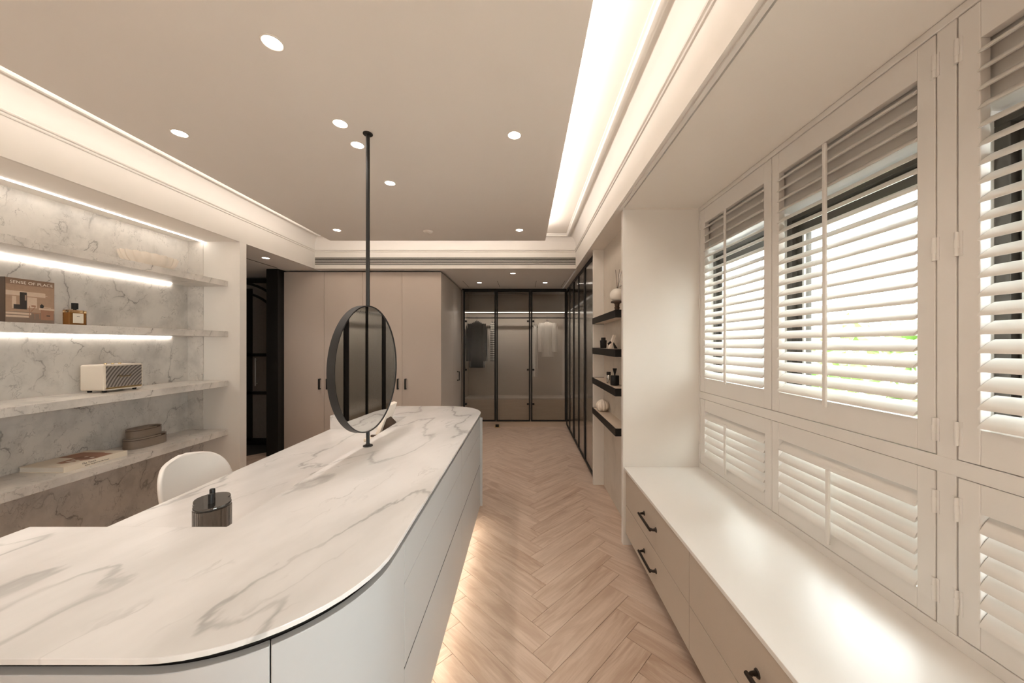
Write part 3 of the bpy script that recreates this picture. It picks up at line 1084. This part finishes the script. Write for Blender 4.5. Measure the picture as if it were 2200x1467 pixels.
# perfume bottle
qx, qy, qz = -2.98, 2.283, shelf_z[1]
t = thing('perfume_bottle', 'square amber glass perfume bottle with black cap and cream label', 'bottle', (qx - .022, qy + .045, qz))
MB().box(qx - .044, qx, qy, qy + .095, qz, qz + .105).build('glass', AMBER, t, bevel=.005, seg=3)
MB().box(qx - .040, qx - .004, qy + .004, qy + .091, qz + .007, qz + .088).build('perfume', plain('perfume_liquid', (.50, .30, .13), .25), t, bevel=.003)
MB().lathe([(.008, .105), (.008, .112), (.015, .112), (.0155, .150), (.0145, .152)], (qx - .022, qy + .047, qz), 20).build('cap', BLACK, t, smooth=True)
lb = MB().box(qx + .0002, qx + .0008, qy + .02, qy + .075, qz + .018, qz + .083).build('label', plain('label_paper', (.74, .69, .58), .7), t)
MB().box(qx + .0009, qx + .0012, qy + .04, qy + .055, qz + .062, qz + .0645).build('label_print', INK, lb)

# speaker
sy0, sy1, sx0, sx1, sz = 2.458, 2.710, -3.13, -2.966, shelf_z[2]
t = thing('speaker', 'cream box loudspeaker with grey woven grille on the third marble shelf', 'speaker', ((sx0 + sx1) / 2, (sy0 + sy1) / 2, sz))
bd = MB()
r_ = .012
pf = arc(sy1 - r_, r_ + .015, r_, -90, 0, 5) + arc(sy1 - r_, .198 - r_, r_, 0, 90, 5) + arc(sy0 + r_, .198 - r_, r_, 90, 180, 5) + arc(sy0 + r_, .015 + r_, r_, 180, 270, 5)
bd.rings([[(sx0, y, sz + z) for y, z in pf], [(sx1, y, sz + z) for y, z in pf]])
bd.build('body', SPKBODY, t, bevel=.004, smooth=True, angle=40)
gr = MB().box(sx1 - .001, sx1 + .004, sy0 + .011, sy1 - .010, sz + .036, sz + .188).build('grille', GRILLE, t)
MB().box(sx1 - .001, sx1 + .005, sy0 + .010, sy1 - .009, sz + .024, sz + .036).build('gold_trim', GOLD, t)
pip = MB()
for (y0_, y1_, z0_, z1_) in ((sy0 + .006, sy1 - .006, .188, .192), (sy0 + .006, sy1 - .006, .020, .024), (sy0 + .006, sy0 + .010, .02, .192), (sy1 - .010, sy1 - .006, .02, .192)):
    pip.box(sx1 - .001, sx1 + .006, y0_, y1_, sz + z0_, sz + z1_)
pip.build('piping', SPKBODY, t)
for fy, fx in ((sy0 + .03, sx0 + .03), (sy0 + .03, sx1 - .03), (sy1 - .03, sx0 + .03), (sy1 - .03, sx1 - .03)):
    MB().lathe([(.011, 0), (.012, .015)], (fx, fy, sz), 14).build('foot', BLACK, t, smooth=True)
mat = Matrix(((0, 0, 1, (sx1 - sx0) / 2 + .0045), (1, 0, 0, -.045), (0, 1, 0, .105), (0, 0, 0, 1)))
text_part('logo', 'Marshall', .026, GOLD, t, mat, extrude=.001, shear=.3)
for q in range(3):
    MB().lathe([(.008, 0), (.008, .008), (.006, .009)], ((sx0 + sx1) / 2, sy0 + .08 + q * .045, sz + .1975), 16).build('control_knob', GOLD, t, smooth=True)
# tin at the picture's edge
t = thing('candle_tin', 'small black candle tin on third marble shelf, at the frame edge', 'candle', (-3.02, 1.965, shelf_z[2]))
MB().lathe([(.036, 0), (.037, .002), (.037, .05), (.034, .05), (.034, .01)], (-3.02, 1.965, shelf_z[2]), 28).build('tin', BLACK, t, smooth=True)
MB().lathe([(.0335, .011), (.0335, .035)], (-3.02, 1.965, shelf_z[2]), 28).build('wax', CERAM, t, smooth=True)

# flat book on the lowest shelf
fx0, fx1, fy0, fy1, fz = -3.17, -2.885, 2.185, 2.535, shelf_z[3]
t = thing('flat_book', 'cream book lying flat on the lowest marble shelf, terracotta print on cover', 'book', ((fx0 + fx1) / 2, (fy0 + fy1) / 2, fz))
MB().box(fx0, fx1, fy0, fy1, fz, fz + .003).build('back_cover', CREAMCOV, t)
MB().box(fx0, fx1, fy0, fy1, fz + .033, fz + .036).build('front_cover', CREAMCOV, t)
MB().box(fx1 - .003, fx1, fy0, fy1, fz + .003, fz + .033).build('spine', CREAMCOV, t)
MB().box(fx0 + .004, fx1 - .003, fy0 + .004, fy1 - .004, fz + .003, fz + .033).build('page_block', PAPER, t)
fw, fl = fx1 - fx0, fy1 - fy0


def to_top(a_, b_, li):
    return (fx0 + a_ * fw, fy0 + b_ * fl, fz + .0364 + li * .00006)


pr = [(0, [(.02, .52), (.45, .50), (.50, .20), (.66, .18), (.96, .47), (.93, .80), (.70, .82), (.62, .86), (.10, .86)]), (1, rc(.45, .45, .9, .6))]
rr = random.Random(4)
for q in range(9):
    a_, b_ = rr.uniform(.55, .85), rr.uniform(.27, .6)
    pr.append((2, [(a_ + .035 * math.cos(k * PI / 4), b_ + .03 * math.sin(k * PI / 4)) for k in range(8)]))
quad_print('cover_print', pr, to_top, [plain('terracotta_print', (.36, .19, .125), .6, grain=.1, scale=60), plain('terracotta_print_dark', (.25, .12, .08), .6), CREAMCOV], t)
mat = Matrix(((0, 0, 1, fw / 2 + .0003), (1, 0, 0, -.085), (0, 1, 0, .020), (0, 0, 0, 1)))
text_part('spine_title', 'The Touch', .017, INK, t, mat)
mat = Matrix(((0, 0, 1, fw / 2 + .0003), (1, 0, 0, -.070), (0, 1, 0, .008), (0, 0, 0, 1)))
text_part('spine_title', 'Spaces Designed for the Senses', .0105, INK, t, mat)


# oval veneered boxes
def oval_box(label, cx, cy, z, hx, hy, h):
    t = thing('wooden_box', label, 'box', (cx, cy, z), group='stacked veneered boxes')

    def ov(k, kx=0):
        return [(cx + (hx * k) * math.copysign(abs(math.cos(2 * PI * i / 64)) ** .75, math.cos(2 * PI * i / 64)),
                 cy + (hy - hx + hx * k) * math.copysign(abs(math.sin(2 * PI * i / 64)) ** .75, math.sin(2 * PI * i / 64))) for i in range(64)]
    MB().rings([[(x, y, z) for x, y in ov(1)], [(x, y, z + h * .80) for x, y in ov(1)]]).build('body', VENEER, t, smooth=True)
    MB().rings([[(x, y, z + h * .80) for x, y in ov(.93)], [(x, y, z + h * .87) for x, y in ov(.93)]]).build('gap', DKBROWN, t, smooth=True)
    MB().rings([[(x, y, z + h * .87) for x, y in ov(1)], [(x, y, z + h) for x, y in ov(1)]]).build('lid', VENEER, t, smooth=True, bevel=.001)
    MB().box(cx + hx * .3, cx + hx * .97, cy + hy * .15, cy + hy * .62, z + h * .85, z + h + .0015).build('leather_tab', DKBROWN, t, bevel=.002)


oval_box('larger grey-brown oval wooden box, lower of the stacked pair', -3.03, 2.79, shelf_z[3], .075, .135, .078)
oval_box('smaller grey-brown oval wooden box, resting on the larger one', -3.035, 2.785, shelf_z[3] + .0785, .06, .112, .068)

# ------------------------------------------------------------------ hall beyond the end panel
d1 = struct('door_1', (-4.3, 5.04, 0))
DY = 5.04
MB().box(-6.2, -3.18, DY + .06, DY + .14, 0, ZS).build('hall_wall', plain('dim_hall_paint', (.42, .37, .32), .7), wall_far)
dx0, dx1 = -4.9, -3.42
fr = MB()
fr.box(dx0, dx0 + .05, DY, DY + .05, 0, 2.38).box(dx1 - .05, dx1, DY, DY + .05, 0, 2.38)
fr.box(dx0, dx1, DY, DY + .05, 2.33, ZS - .02)
fr.build('outer_frame', BLACK, d1)
cxm = (dx0 + dx1) / 2
for rad in (.72, .60):
    pts = [(cxm + rad * math.cos(a_), DY + .02, 1.70 + (2.34 - 1.70 if rad > .7 else .50) * math.sin(a_)) for a_ in [PI * i / 30 for i in range(31)]]
    MB().tube(pts, .019, 8).build('arch_bar', BLACK, d1, smooth=True)
for xx in (-3.62, -4.02):
    MB().box(xx, xx + .08, DY, DY + .04, .05, 2.30 if xx > -3.7 else 2.25).build('stile', BLACK, d1)
for zz in (.0, .72, 1.27):
    MB().box(dx0 + .05, dx1 - .05, DY, DY + .04, zz, zz + (.09 if zz == 0 else .045)).build('rail', BLACK, d1)
MB().box(dx0 + .05, dx1 - .05, DY + .018, DY + .024, .09, 2.33).build('pane', plain('reeded_hall_glass', (.20, .18, .16), .3, grain=.15, scale=40), d1)
MB().tube([(-3.86, DY - .035, .85), (-3.86, DY - .035, 1.25)], .009, 10).tube([(-3.86, DY - .035, .88), (-3.86, DY, .88)], .007, 8).tube([(-3.86, DY - .035, 1.22), (-3.86, DY, 1.22)], .007, 8).build('handle', ALU, d1, smooth=True)
bp = MB().box(-3.33, -3.178, 4.50, 5.02, 0, ZS).build('black_pilaster', BLACK, bevel=.003)
tag(bp, 'tall plain black column beside the beige wardrobe', 'column')

# ------------------------------------------------------------------ beige wardrobes
WY, ZW = 4.60, 2.398
xs = [-3.172, -2.642, -2.130, -1.614, -1.100]
wl = ['tall beige two-door wardrobe next to the black column', 'tall beige two-door wardrobe directly behind the mirror, at the passage corner']


def vhandle(parent, x, y, z0, z1, out=(0, -.034, 0)):
    h = MB()
    h.box(x - .010, x + .010, y - .036, y - .024, z0, z1)
    h.box(x - .010, x + .010, y - .026, y, z0, z0 + .012).box(x - .010, x + .010, y - .026, y, z1 - .012, z1)
    return h.build('handle', BLACK, parent, bevel=.002)


for k in range(2):
    a, b, c = xs[2 * k:2 * k + 3]
    t = thing('tall_wardrobe', wl[k], 'wardrobe', ((a + c) / 2, WY + .3, 0), group='beige wardrobes')
    MB().box(a + .002, c - .035, WY + .022, 6.70, 0, ZW).build('carcass', BEIGE, t)
    MB().box(a, c - .02, WY + .06, 6.70, ZW, ZS - .004).build('head_gap', DARKGAP, t)  # near-black filler stands in for the shadow gap over the doors
    for (p0, p1, hx) in ((a, b, b - .05), (b, c, b + .05)):
        d = MB().box(p0 + .0015, p1 - .0015, WY, WY + .02, .03, ZW).build('door', BEIGE, t, bevel=.0012)
        vhandle(d, hx, WY, .855, .995)
t = thing('side_wardrobe', 'greyish beige side cabinet door facing the passage, small black handle', 'wardrobe', (-1.1, 5.4, 0))
SIDE = plain('greyed_beige_lacquer', (.58, .52, .465), .3, grain=.03, scale=60)
MB().box(-1.12, -1.1005, WY + .022, 5.40, .03, ZW).build('side_panel', SIDE, t, bevel=.001)
d = MB().box(-1.12, -1.1005, 5.404, 6.09, .03, ZW).build('door', SIDE, t, bevel=.001)
bar_handle(d, (-1.1005, 5.70, .86), (-1.1005, 5.70, 1.0), (.034, 0, 0), BLACK, .007)
MB().box(-1.13, -1.12, WY + .03, 6.1, 0, ZW).build('carcass', SIDE, t)

# ------------------------------------------------------------------ glass wardrobes


def fluted(parent, axis, a, b, z0, z1, pos, depth_dir, pitch=.024, amp=.0020, th=.004, seg=6):
    """pane with half-round flutes; axis 'x' spans x=a..b at y=pos, axis 'y' spans y=a..b at x=pos."""
    nfl = max(4, int((b - a) / pitch))
    pts = []
    for i in range(nfl):
        for k in range(seg):
            s = a + (b - a) * (i + k / seg) / nfl
            pts.append((s, -amp * math.sin(PI * k / seg)))
    pts.append((b, 0))
    prof = [(s, pos + depth_dir * d_) for s, d_ in pts] + [(b, pos + depth_dir * th), (a, pos + depth_dir * th)]
    if axis == 'y':
        prof = [(d_, s) for s, d_ in prof]
    return MB().prism(prof, z0, z1).build('fluted_pane', FLUTED, parent, smooth=True, angle=60)


def hang_light(name, loc, sx, sy, e, parent):
    return light(name, 'AREA', loc, e, (1, .93, .84), parent=parent, shape='RECTANGLE', size=sx, size_y=sy)


t = thing('glass_wardrobe', 'fluted glass wardrobe with black frames at end of passage', 'wardrobe', (-.17, 6.4, 0))
gx = [-1.076, -.497, .106, .733]
zb0, zt0 = .097, 2.395
MB().box(-1.09, .74, YFAR + .01, 6.70, 0, .095).build('plinth', LIGHTWOOD, t)
MB().box(-1.09, .74, 6.68, 6.70, .097, zt0).build('back_panel', INTERIOR, t)
MB().box(-1.098, -1.080, YFAR + .03, 6.70, .097, zt0).build('side_panel', INTERIOR, t)
MB().box(-1.08, .74, YFAR + .12, 6.68, 2.025, 2.05).build('shelf', INTERIOR, t)
MB().box(-1.08, .74, YFAR + .16, 6.68, .45, .475).build('shelf', INTERIOR, t)
MB().box(-1.08, .74, YFAR + .15, 6.68, .097, .45).build('drawer_bank', LIGHTWOOD, t)
MB().box(-1.08, .74, YFAR + .116, YFAR + .1195, 2.008, 2.05).build('shelf_lip', INTERIOR, t)
MB().box(-1.06, .72, YFAR + .13, YFAR + .142, 2.020, 2.0245).build('led_strip', LEDW, t)
MB().box(-1.06, .72, YFAR + .1150, YFAR + .1158, 2.012, 2.018).build('edge_light', LEDV, t)
MB().tube([(-1.08, 6.40, 1.93), (.74, 6.40, 1.93)], .012, 12).build('clothes_rail', BLACK, t, smooth=True)
MB().box(-1.09, .735, YFAR - .005, YFAR + .03, zt0, ZS - .002).build('head_frame', BLACK, t)
for k in range(3):
    a, b = gx[k] + .004, gx[k + 1] - .004
    d = MB()
    fw_ = .026
    d.box(a, a + fw_, YFAR - .012, YFAR + .012, zb0, zt0 - .004).box(b - fw_, b, YFAR - .012, YFAR + .012, zb0, zt0 - .004)
    d.box(a + fw_, b - fw_, YFAR - .012, YFAR + .012, zb0, zb0 + fw_).box(a + fw_, b - fw_, YFAR - .012, YFAR + .012, zt0 - .004 - fw_, zt0 - .004)
    d = d.build('door', BLACK, t)
    fluted(d, 'x', a + fw_, b - fw_, zb0 + fw_, zt0 - .004 - fw_, YFAR, 1)
    hx = a + .045 if k != 1 else b - .045
    for zz in (.40, 1.0, 1.85):
        MB().lathe([(.017, 0), (.017, .03)], (hx, YFAR + .012, zz - .015), 14).build('hinge', BLACK, d, smooth=True)

t = thing('glass_wardrobe', 'fluted glass wardrobe with black frames along right side of passage', 'wardrobe', (1.0, 4.9, 0))
gy = [3.645, 4.26, 4.74, 5.22, 5.68, 6.098]
MB().box(XG + .03, 1.25, 3.64, 6.095, 0, .03).build('plinth', BLACK, t)
MB().box(1.24, 1.255, 3.64, 6.09, .03, zt0).build('back_panel', INTERIOR, t)
MB().box(XG + .02, 1.24, 3.632, 3.642, .03, zt0).build('side_panel', INTERIOR, t)
MB().box(XG + .12, 1.24, 3.65, 6.09, 2.025, 2.05).build('shelf', INTERIOR, t)
MB().box(XG + .16, 1.24, 3.65, 6.09, .45, .475).build('shelf', INTERIOR, t)
MB().box(XG + .116, XG + .1195, 3.65, 6.09, 2.008, 2.05).build('shelf_lip', INTERIOR, t)
MB().box(XG + .13, XG + .142, 3.66, 6.05, 2.020, 2.0245).build('led_strip', LEDW, t)
MB().box(XG + .1150, XG + .1158, 3.66, 6.05, 2.012, 2.018).build('edge_light', LEDV, t)
MB().box(XG + .15, 1.24, 3.65, 6.09, .03, .45).build('drawer_bank', LIGHTWOOD, t)
MB().box(XG, 1.25, 3.635, 6.095, zt0, ZS - .002).build('head_frame', BLACK, t)
MB().tube([(1.0, 3.65, 1.93), (1.0, 6.1, 1.93)], .012, 12).build('clothes_rail', BLACK, t, smooth=True)
for k in range(5):
    a, b = gy[k] + .002, gy[k + 1] - .002
    d = MB()
    fw_ = .022
    fa = .038 if k in (1, 3) else .014
    fb = .038 if k in (0, 2) else .014
    d.box(XG - .012, XG + .012, a, a + fa, .035, zt0 - .004).box(XG - .012, XG + .012, b - fb, b, .035, zt0 - .004)
    d.box(XG - .012, XG + .012, a + fa, b - fb, .035, .035 + fw_).box(XG - .012, XG + .012, a + fa, b - fb, zt0 - .004 - fw_, zt0 - .004)
    d = d.build('door', BLACK, t)
    fluted(d, 'y', a + fa, b - fb, .035 + fw_, zt0 - .004 - fw_, XG, 1)

gd = thing('door_guide', 'small brass and black floor guide at foot of passage wardrobe', 'door guide', (-.49, 6.06, 0))
MB().box(-.52, -.43, 6.05, 6.10, 0, .045).build('bracket', GOLD, gd, bevel=.002)
MB().box(-.505, -.445, 6.044, 6.05, .012, .06).build('block', BLACK, gd, bevel=.002)


# clothes
def garment(name, label, x, hw, ztop, zbot, mat, hem=1.0, sleeves=True, y=6.40):
    t = thing(name, label, 'clothing', (x, y, ztop))
    n = 28
    rg = []
    H = ztop - zbot
    for f_, k, dp in ((0, .22, .03), (.02, .35, .045), (.05, .78, .055), (.09, .97, .06), (.14, .93, .065), (.3, .86, .07), (.6, .88, .07), (1.0, .95 * hem, .075)):
        rg.append([(x + hw * k * math.cos(2 * PI * i / n), y + dp * math.sin(2 * PI * i / n) * (1 + .12 * math.cos(5 * 2 * PI * i / n) * f_), ztop - f_ * H) for i in range(n)])
    MB().rings(rg).build('body', mat, t, smooth=True, angle=70)
    if sleeves:
        for s in (-1, 1):
            MB().tube([(x + s * hw * .80, y, ztop - .06 * H), (x + s * hw * 1.0, y - .02, ztop - .2 * H), (x + s * hw * 1.06, y - .03, ztop - .5 * H), (x + s * hw * 1.02, y - .04, ztop - .86 * H)], [.05, .055, .05, .042], 14).build('sleeve', mat, t, smooth=True)
    hg = MB()
    hg.tube([(x - hw * .8, y, ztop - .05), (x, y, ztop + .015), (x + hw * .8, y, ztop - .05)], .008, 8)
    hg.tube([(x, y, ztop + .01), (x, y, 1.925), (x + .012, y, 1.945), (x, y, 1.955), (x - .012, y, 1.945)], .003, 6)
    hg.build('hanger', BLACK, t, smooth=True)


garment('black_jacket', 'black jacket on hanger behind the fluted glass at passage end', -.875, .145, 1.86, 1.02, BLKCLOTH)
garment('striped_shirt', 'striped shirt on hanger next to the black jacket', -.585, .05, 1.85, 1.14, STRIPE, sleeves=False)
garment('white_shirt', 'white shirt on hanger behind the rightmost fluted glass door', .42, .12, 1.86, 1.22, WHTCLOTH)
garment('white_trousers', 'narrow white trousers on hanger beside the white shirt', .19, .045, 1.80, .86, WHTCLOTH, sleeves=False)

# ------------------------------------------------------------------ right niche shelves
tz = [1.713, 1.411, 1.109, .803]
tl = ['black-edged niche shelf, topmost, holding the globe diffuser', 'black-edged niche shelf, second from top, holding black ribbed vase',
      'black-edged niche shelf, third from top, holding black canister', 'black-edged niche shelf, lowest, holding white ribbed vase']
NXF, NYN, NYF = .694, 2.67, 3.588
for k, z in enumerate(tz):
    t = thing('niche_shelf', tl[k], 'shelf', (.75, 3.1, z - .06), group='black shelves in the right niche')
    MB().box(NXF + .006, .815, NYN + .006, NYF, z - .056, z - .003).build('board', LIGHTWOOD, t)
    MB().box(NXF, NXF + .006, NYN, NYF, z - .06, z).build('edge_band', BLACK, t, bevel=.001)
    MB().box(NXF + .006, .815, NYN, NYN + .006, z - .06, z).build('edge_band', BLACK, t, bevel=.001)
    MB().box(NXF + .006, .815, NYF - .006, NYF, z - .06, z + .001).build('edge_band', BLACK, t)

# globe diffuser
gx_, gy_ = .755, 2.85
t = thing('reed_diffuser', 'white globe reed diffuser on dark turned stand, top niche shelf', 'diffuser', (gx_, gy_, tz[0]))
MB().lathe([(.023, 0), (.024, .005), (.018, .012), (.019, .026), (.023, .033), (.018, .041), (.020, .063), (.026, .070), (.050, .075), (.050, .085), (.035, .087)], (gx_, gy_, tz[0]), 28).build('stand', DKBROWN, t, smooth=True, angle=30)
gb = [(.058 * math.sin(PI * i / 16), .137 - .054 * math.cos(PI * i / 16)) for i in range(1, 16)]
MB().lathe(gb, (gx_, gy_, tz[0]), 32).build('globe', GLOBE, t, smooth=True, angle=80)
for dx, dy in ((-.004, .005), (.008, -.004), (.02, .01)):
    MB().tube([(gx_ + dx * .2, gy_ + dy * .2, tz[0] + .18), (gx_ + dx * 2.2, gy_ + dy * 2, tz[0] + .345)], .0018, 6).build('reed', DKBROWN, t)

# black ribbed vase with inner cylinder
vx, vy = .738, 3.27
t = thing('ribbed_vase', 'black ribbed glass candle holder on second niche shelf', 'vase', (vx, vy, tz[1]))
rg = []
n = 96
for z, r0, am in ((0, .024, 0), (.004, .027, .0015), (.07, .030, .0018), (.074, .0285, .001), (.074, .024, 0), (.02, .022, 0)):
    rg.append([(vx + (r0 + am * math.cos(16 * 2 * PI * i / n)) * math.cos(2 * PI * i / n), vy + (r0 + am * math.cos(16 * 2 * PI * i / n)) * math.sin(2 * PI * i / n), tz[1] + z) for i in range(n)])
MB().rings(rg).build('body', BLACK, t, smooth=True, angle=60)
MB().lathe([(.021, .022), (.021, .098), (.019, .10)], (vx, vy, tz[1]), 24).build('insert', BLACK, t, smooth=True)

# small cream easel with dark picture
ex, ey, ez = .755, 3.02, tz[1]
t = thing('card_easel', 'small cream leaning picture stand with dark card on second niche shelf', 'frame', (ex, ey, ez))
m = MB()
A, B = Vector((ex - .03, ey, ez)), Vector((ex + .012, ey, ez + .118))
dv = (B - A).normalized()
nv = Vector((dv.z, 0, -dv.x))
q = [A, A + nv * .022, B + nv * .02, B]
q = [v + Vector((0, 0, .0085 if v.z < ez else 0)) for v in q]
q[1].z = ez
m.add([v + Vector((0, -.02, 0)) for v in q] + [v + Vector((0, .02, 0)) for v in q], [(0, 1, 2, 3), (7, 6, 5, 4), (0, 4, 5, 1), (1, 5, 6, 2), (2, 6, 7, 3), (3, 7, 4, 0)])
m.build('board', CERAM, t, bevel=.001)
m = MB()
m.add([(ex - .034, ey - .025, ez + .028), (ex - .008, ey - .025, ez + .052), (ex - .018, ey - .025, ez + .066), (ex - .044, ey - .025, ez + .044)] + [(ex - .034, ey - .021, ez + .028), (ex - .008, ey - .021, ez + .052), (ex - .018, ey - .021, ez + .066), (ex - .044, ey - .021, ez + .044)],
      [(0, 1, 2, 3), (7, 6, 5, 4), (0, 4, 5, 1), (1, 5, 6, 2), (2, 6, 7, 3), (3, 7, 4, 0)])
m.build('dark_card', BLACK, t)
m = MB()
m.add([(ex + .006, ey - .012, ez + .066), (ex + .048, ey - .012, ez), (ex + .022, ey - .012, ez), (ex + .006, ey + .012, ez + .066), (ex + .048, ey + .012, ez), (ex + .022, ey + .012, ez)], [(0, 1, 2), (5, 4, 3), (0, 3, 4, 1), (1, 4, 5, 2), (2, 5, 3, 0)])
m.build('prop_leg', BLACK, t)

# canister with conical stopper
kx, ky = .752, 2.91
t = thing('canister', 'squat black canister with conical stopper on third niche shelf', 'canister', (kx, ky, tz[2]))
MB().lathe([(.034, 0), (.036, .003), (.036, .076), (.034, .079), (.012, .079)], (kx, ky, tz[2]), 32).build('body', BLACK, t, smooth=True, angle=35)
MB().lathe([(.005, .079), (.006, .09), (.018, .136), (.017, .138)], (kx, ky, tz[2]), 24).build('stopper', BLACK, t, smooth=True, angle=35)
kx2, ky2 = .730, 3.03
t = thing('metal_tin', 'slim chrome tin with dark lid behind the black canister', 'tin', (kx2, ky2, tz[2]))
MB().lathe([(.017, 0), (.018, .002), (.018, .075)], (kx2, ky2, tz[2]), 24).build('body', plain('chrome', (.7, .68, .65), .12, metal=1.0), t, smooth=True)
MB().lathe([(.0185, .075), (.0185, .098), (.017, .10)], (kx2, ky2, tz[2]), 24).build('lid', BLACK, t, smooth=True)

# white ribbed pumpkin vase
wx, wy = .756, 3.38
t = thing('ribbed_globe_vase', 'round white ribbed ceramic vase on lowest niche shelf', 'vase', (wx, wy, tz[3]))
rg = []
n = 120
for i in range(13):
    a_ = -PI / 2 * .86 + (PI * .93) * i / 12
    r0 = .059 * math.cos(a_)
    z = .052 + .06 * math.sin(a_)
    rg.append([(wx + r0 * (1 + .11 * abs(math.sin(5.5 * th_ + .35 * z / .05)) - .05) * math.cos(th_), wy + r0 * (1 + .11 * abs(math.sin(5.5 * th_ + .35 * z / .05)) - .05) * math.sin(th_), tz[3] + max(0, z)) for th_ in [2 * PI * k / n for k in range(n)]])
rg.append([(wx + .016 * math.cos(2 * PI * k / n), wy + .016 * math.sin(2 * PI * k / n), tz[3] + .095) for k in range(n)])
MB().rings(rg).build('body', CERAM, t, smooth=True, angle=50)

# small wall grille high in the niche
t = thing('wall_grille', 'small pale wall grille high in the right niche', 'grille', (.81, 2.90, 1.98))
MB().box(.806, .815, 2.80, 2.99, 1.94, 2.05).build('plate', PAINT, t, bevel=.002)
for q in range(5):
    MB().box(.803, .807, 2.81, 2.98, 1.952 + q * .019, 1.962 + q * .019).build('slat', CEIL, t)
for q in range(6):
    MB().box(.8035, .807, 2.815 + q * .03, 2.819 + q * .03, 1.95, 2.04).build('bar', CEIL, t)

# ------------------------------------------------------------------ air-conditioning grille
t = thing('air_grille', 'long slatted linear air grille in the far ceiling fascia', 'grille', ((XL + XR) / 2, YF, 2.516))
gx0, gx1, gz0, gz1 = XL + .006, XR - .004, 2.468, 2.564
MB().box(gx0, gx1, YF - .003, YF - .0005, gz0, gz1).build('backing', DARKGAP, t)
ns = 6
for i in range(ns):
    z = gz0 + (gz1 - gz0) * i / (ns - 1)
    MB().box(gx0, gx1, YF - .0055, YF - .003, z - .003, z + .003).build('slat', PAINT, t)

# ------------------------------------------------------------------ downlights
dl = [(585, 91, 'recessed round downlight in tan ceiling panel, nearest and largest'),
      (386, 286, 'recessed round downlight in tan ceiling panel, closest to the left cove'),
      (731, 265, 'recessed round downlight in tan ceiling panel, just before the mirror rod'),
      (768, 311, 'recessed round downlight in tan ceiling panel, beside the mirror rod top'),
      (1105, 290, 'recessed round downlight in tan ceiling panel, nearest one by the right cove'),
      (838, 393, 'recessed round downlight in tan ceiling panel, mid-panel behind the rod'),
      (724, 494, 'recessed round downlight in tan ceiling panel, far one nearest the left corner'),
      (1116, 494, 'recessed round downlight in tan ceiling panel, far one nearest the right corner'),
      (571, 554, 'recessed round downlight in hall soffit over the black steel door'),
      (1102, 587, 'recessed round downlight in far soffit, foremost of the passage three'),
      (1030, 607, 'recessed round downlight in far soffit, passage left rear'),
      (1171, 607, 'recessed round downlight in far soffit, passage right rear')]
for i, (u, v, lab) in enumerate(dl):
    zc = PZ if i < 8 else ZS
    Y = (zc - HC) * F / (CY - v)
    X = (u - CX) * Y / F
    t = thing('downlight', lab, 'ceiling light', (X, Y, zc), group='recessed downlights')
    n = 28
    MB().lathe([(.034, 0), (.041, -.0005), (.041, -.003), (.037, -.004), (.034, -.0025)], (X, Y, zc), n, cap=False).build('trim_ring', CEIL, t, smooth=True)
    MB().lathe([(.0345, -.0012), (.0345, -.002)], (X, Y, zc), n).build('lens', LENS, t)
    e = SPOT_W * (1.0 if i < 8 else 1.0)
    light('downlight_beam', 'SPOT', (X, Y, zc - .012), e, parent=t, spot_size=math.radians(105), spot_blend=.9, shadow_soft_size=.03)
# added fill lights out of view, much stronger than the visible downlights
for X, Y, side in ((-1.9, -2.6, 'left cove'), (-.1, -2.6, 'right cove'), (-1.0, -2.6, 'rear wall'), (-1.0, -1.6, 'island')):
    t = thing('downlight', 'added unseen fill light behind the camera, by the ' + side, 'ceiling light', (X, Y, PZ), group='added fill lights behind the camera')
    MB().lathe([(.034, 0), (.041, -.0005), (.041, -.003), (.037, -.004), (.034, -.0025)], (X, Y, PZ), 28, cap=False).build('trim_ring', CEIL, t, smooth=True)
    MB().lathe([(.0345, -.0012), (.0345, -.002)], (X, Y, PZ), 28).build('lens', LENS, t)
    light('downlight_beam', 'SPOT', (X, Y, PZ - .012), SPOT_W * 9.0, parent=t, spot_size=math.radians(105), spot_blend=.9, shadow_soft_size=.03)

Y = (PZ - HC) * F / (CY - 497)
X = (920 - CX) * Y / F
t = thing('smoke_detector', 'faint pale round smoke detector at far end of ceiling panel', 'detector', (X, Y, PZ))
MB().lathe([(.02, -.018), (.03, -.014), (.044, -.008), (.05, 0)], (X, Y, PZ), 32).build('body', TAUPE, t, smooth=True, angle=50)
MB().lathe([(.012, -.021), (.013, -.0175)], (X, Y, PZ), 20).build('sensor', CEIL, t, smooth=True)
for q in range(10):
    a_ = 2 * PI * q / 10
    MB().tube([(X + .024 * math.cos(a_), Y + .024 * math.sin(a_), PZ - .0165), (X + .038 * math.cos(a_), Y + .038 * math.sin(a_), PZ - .0110)], .0015, 5).build('vent_rib', CEIL, t)
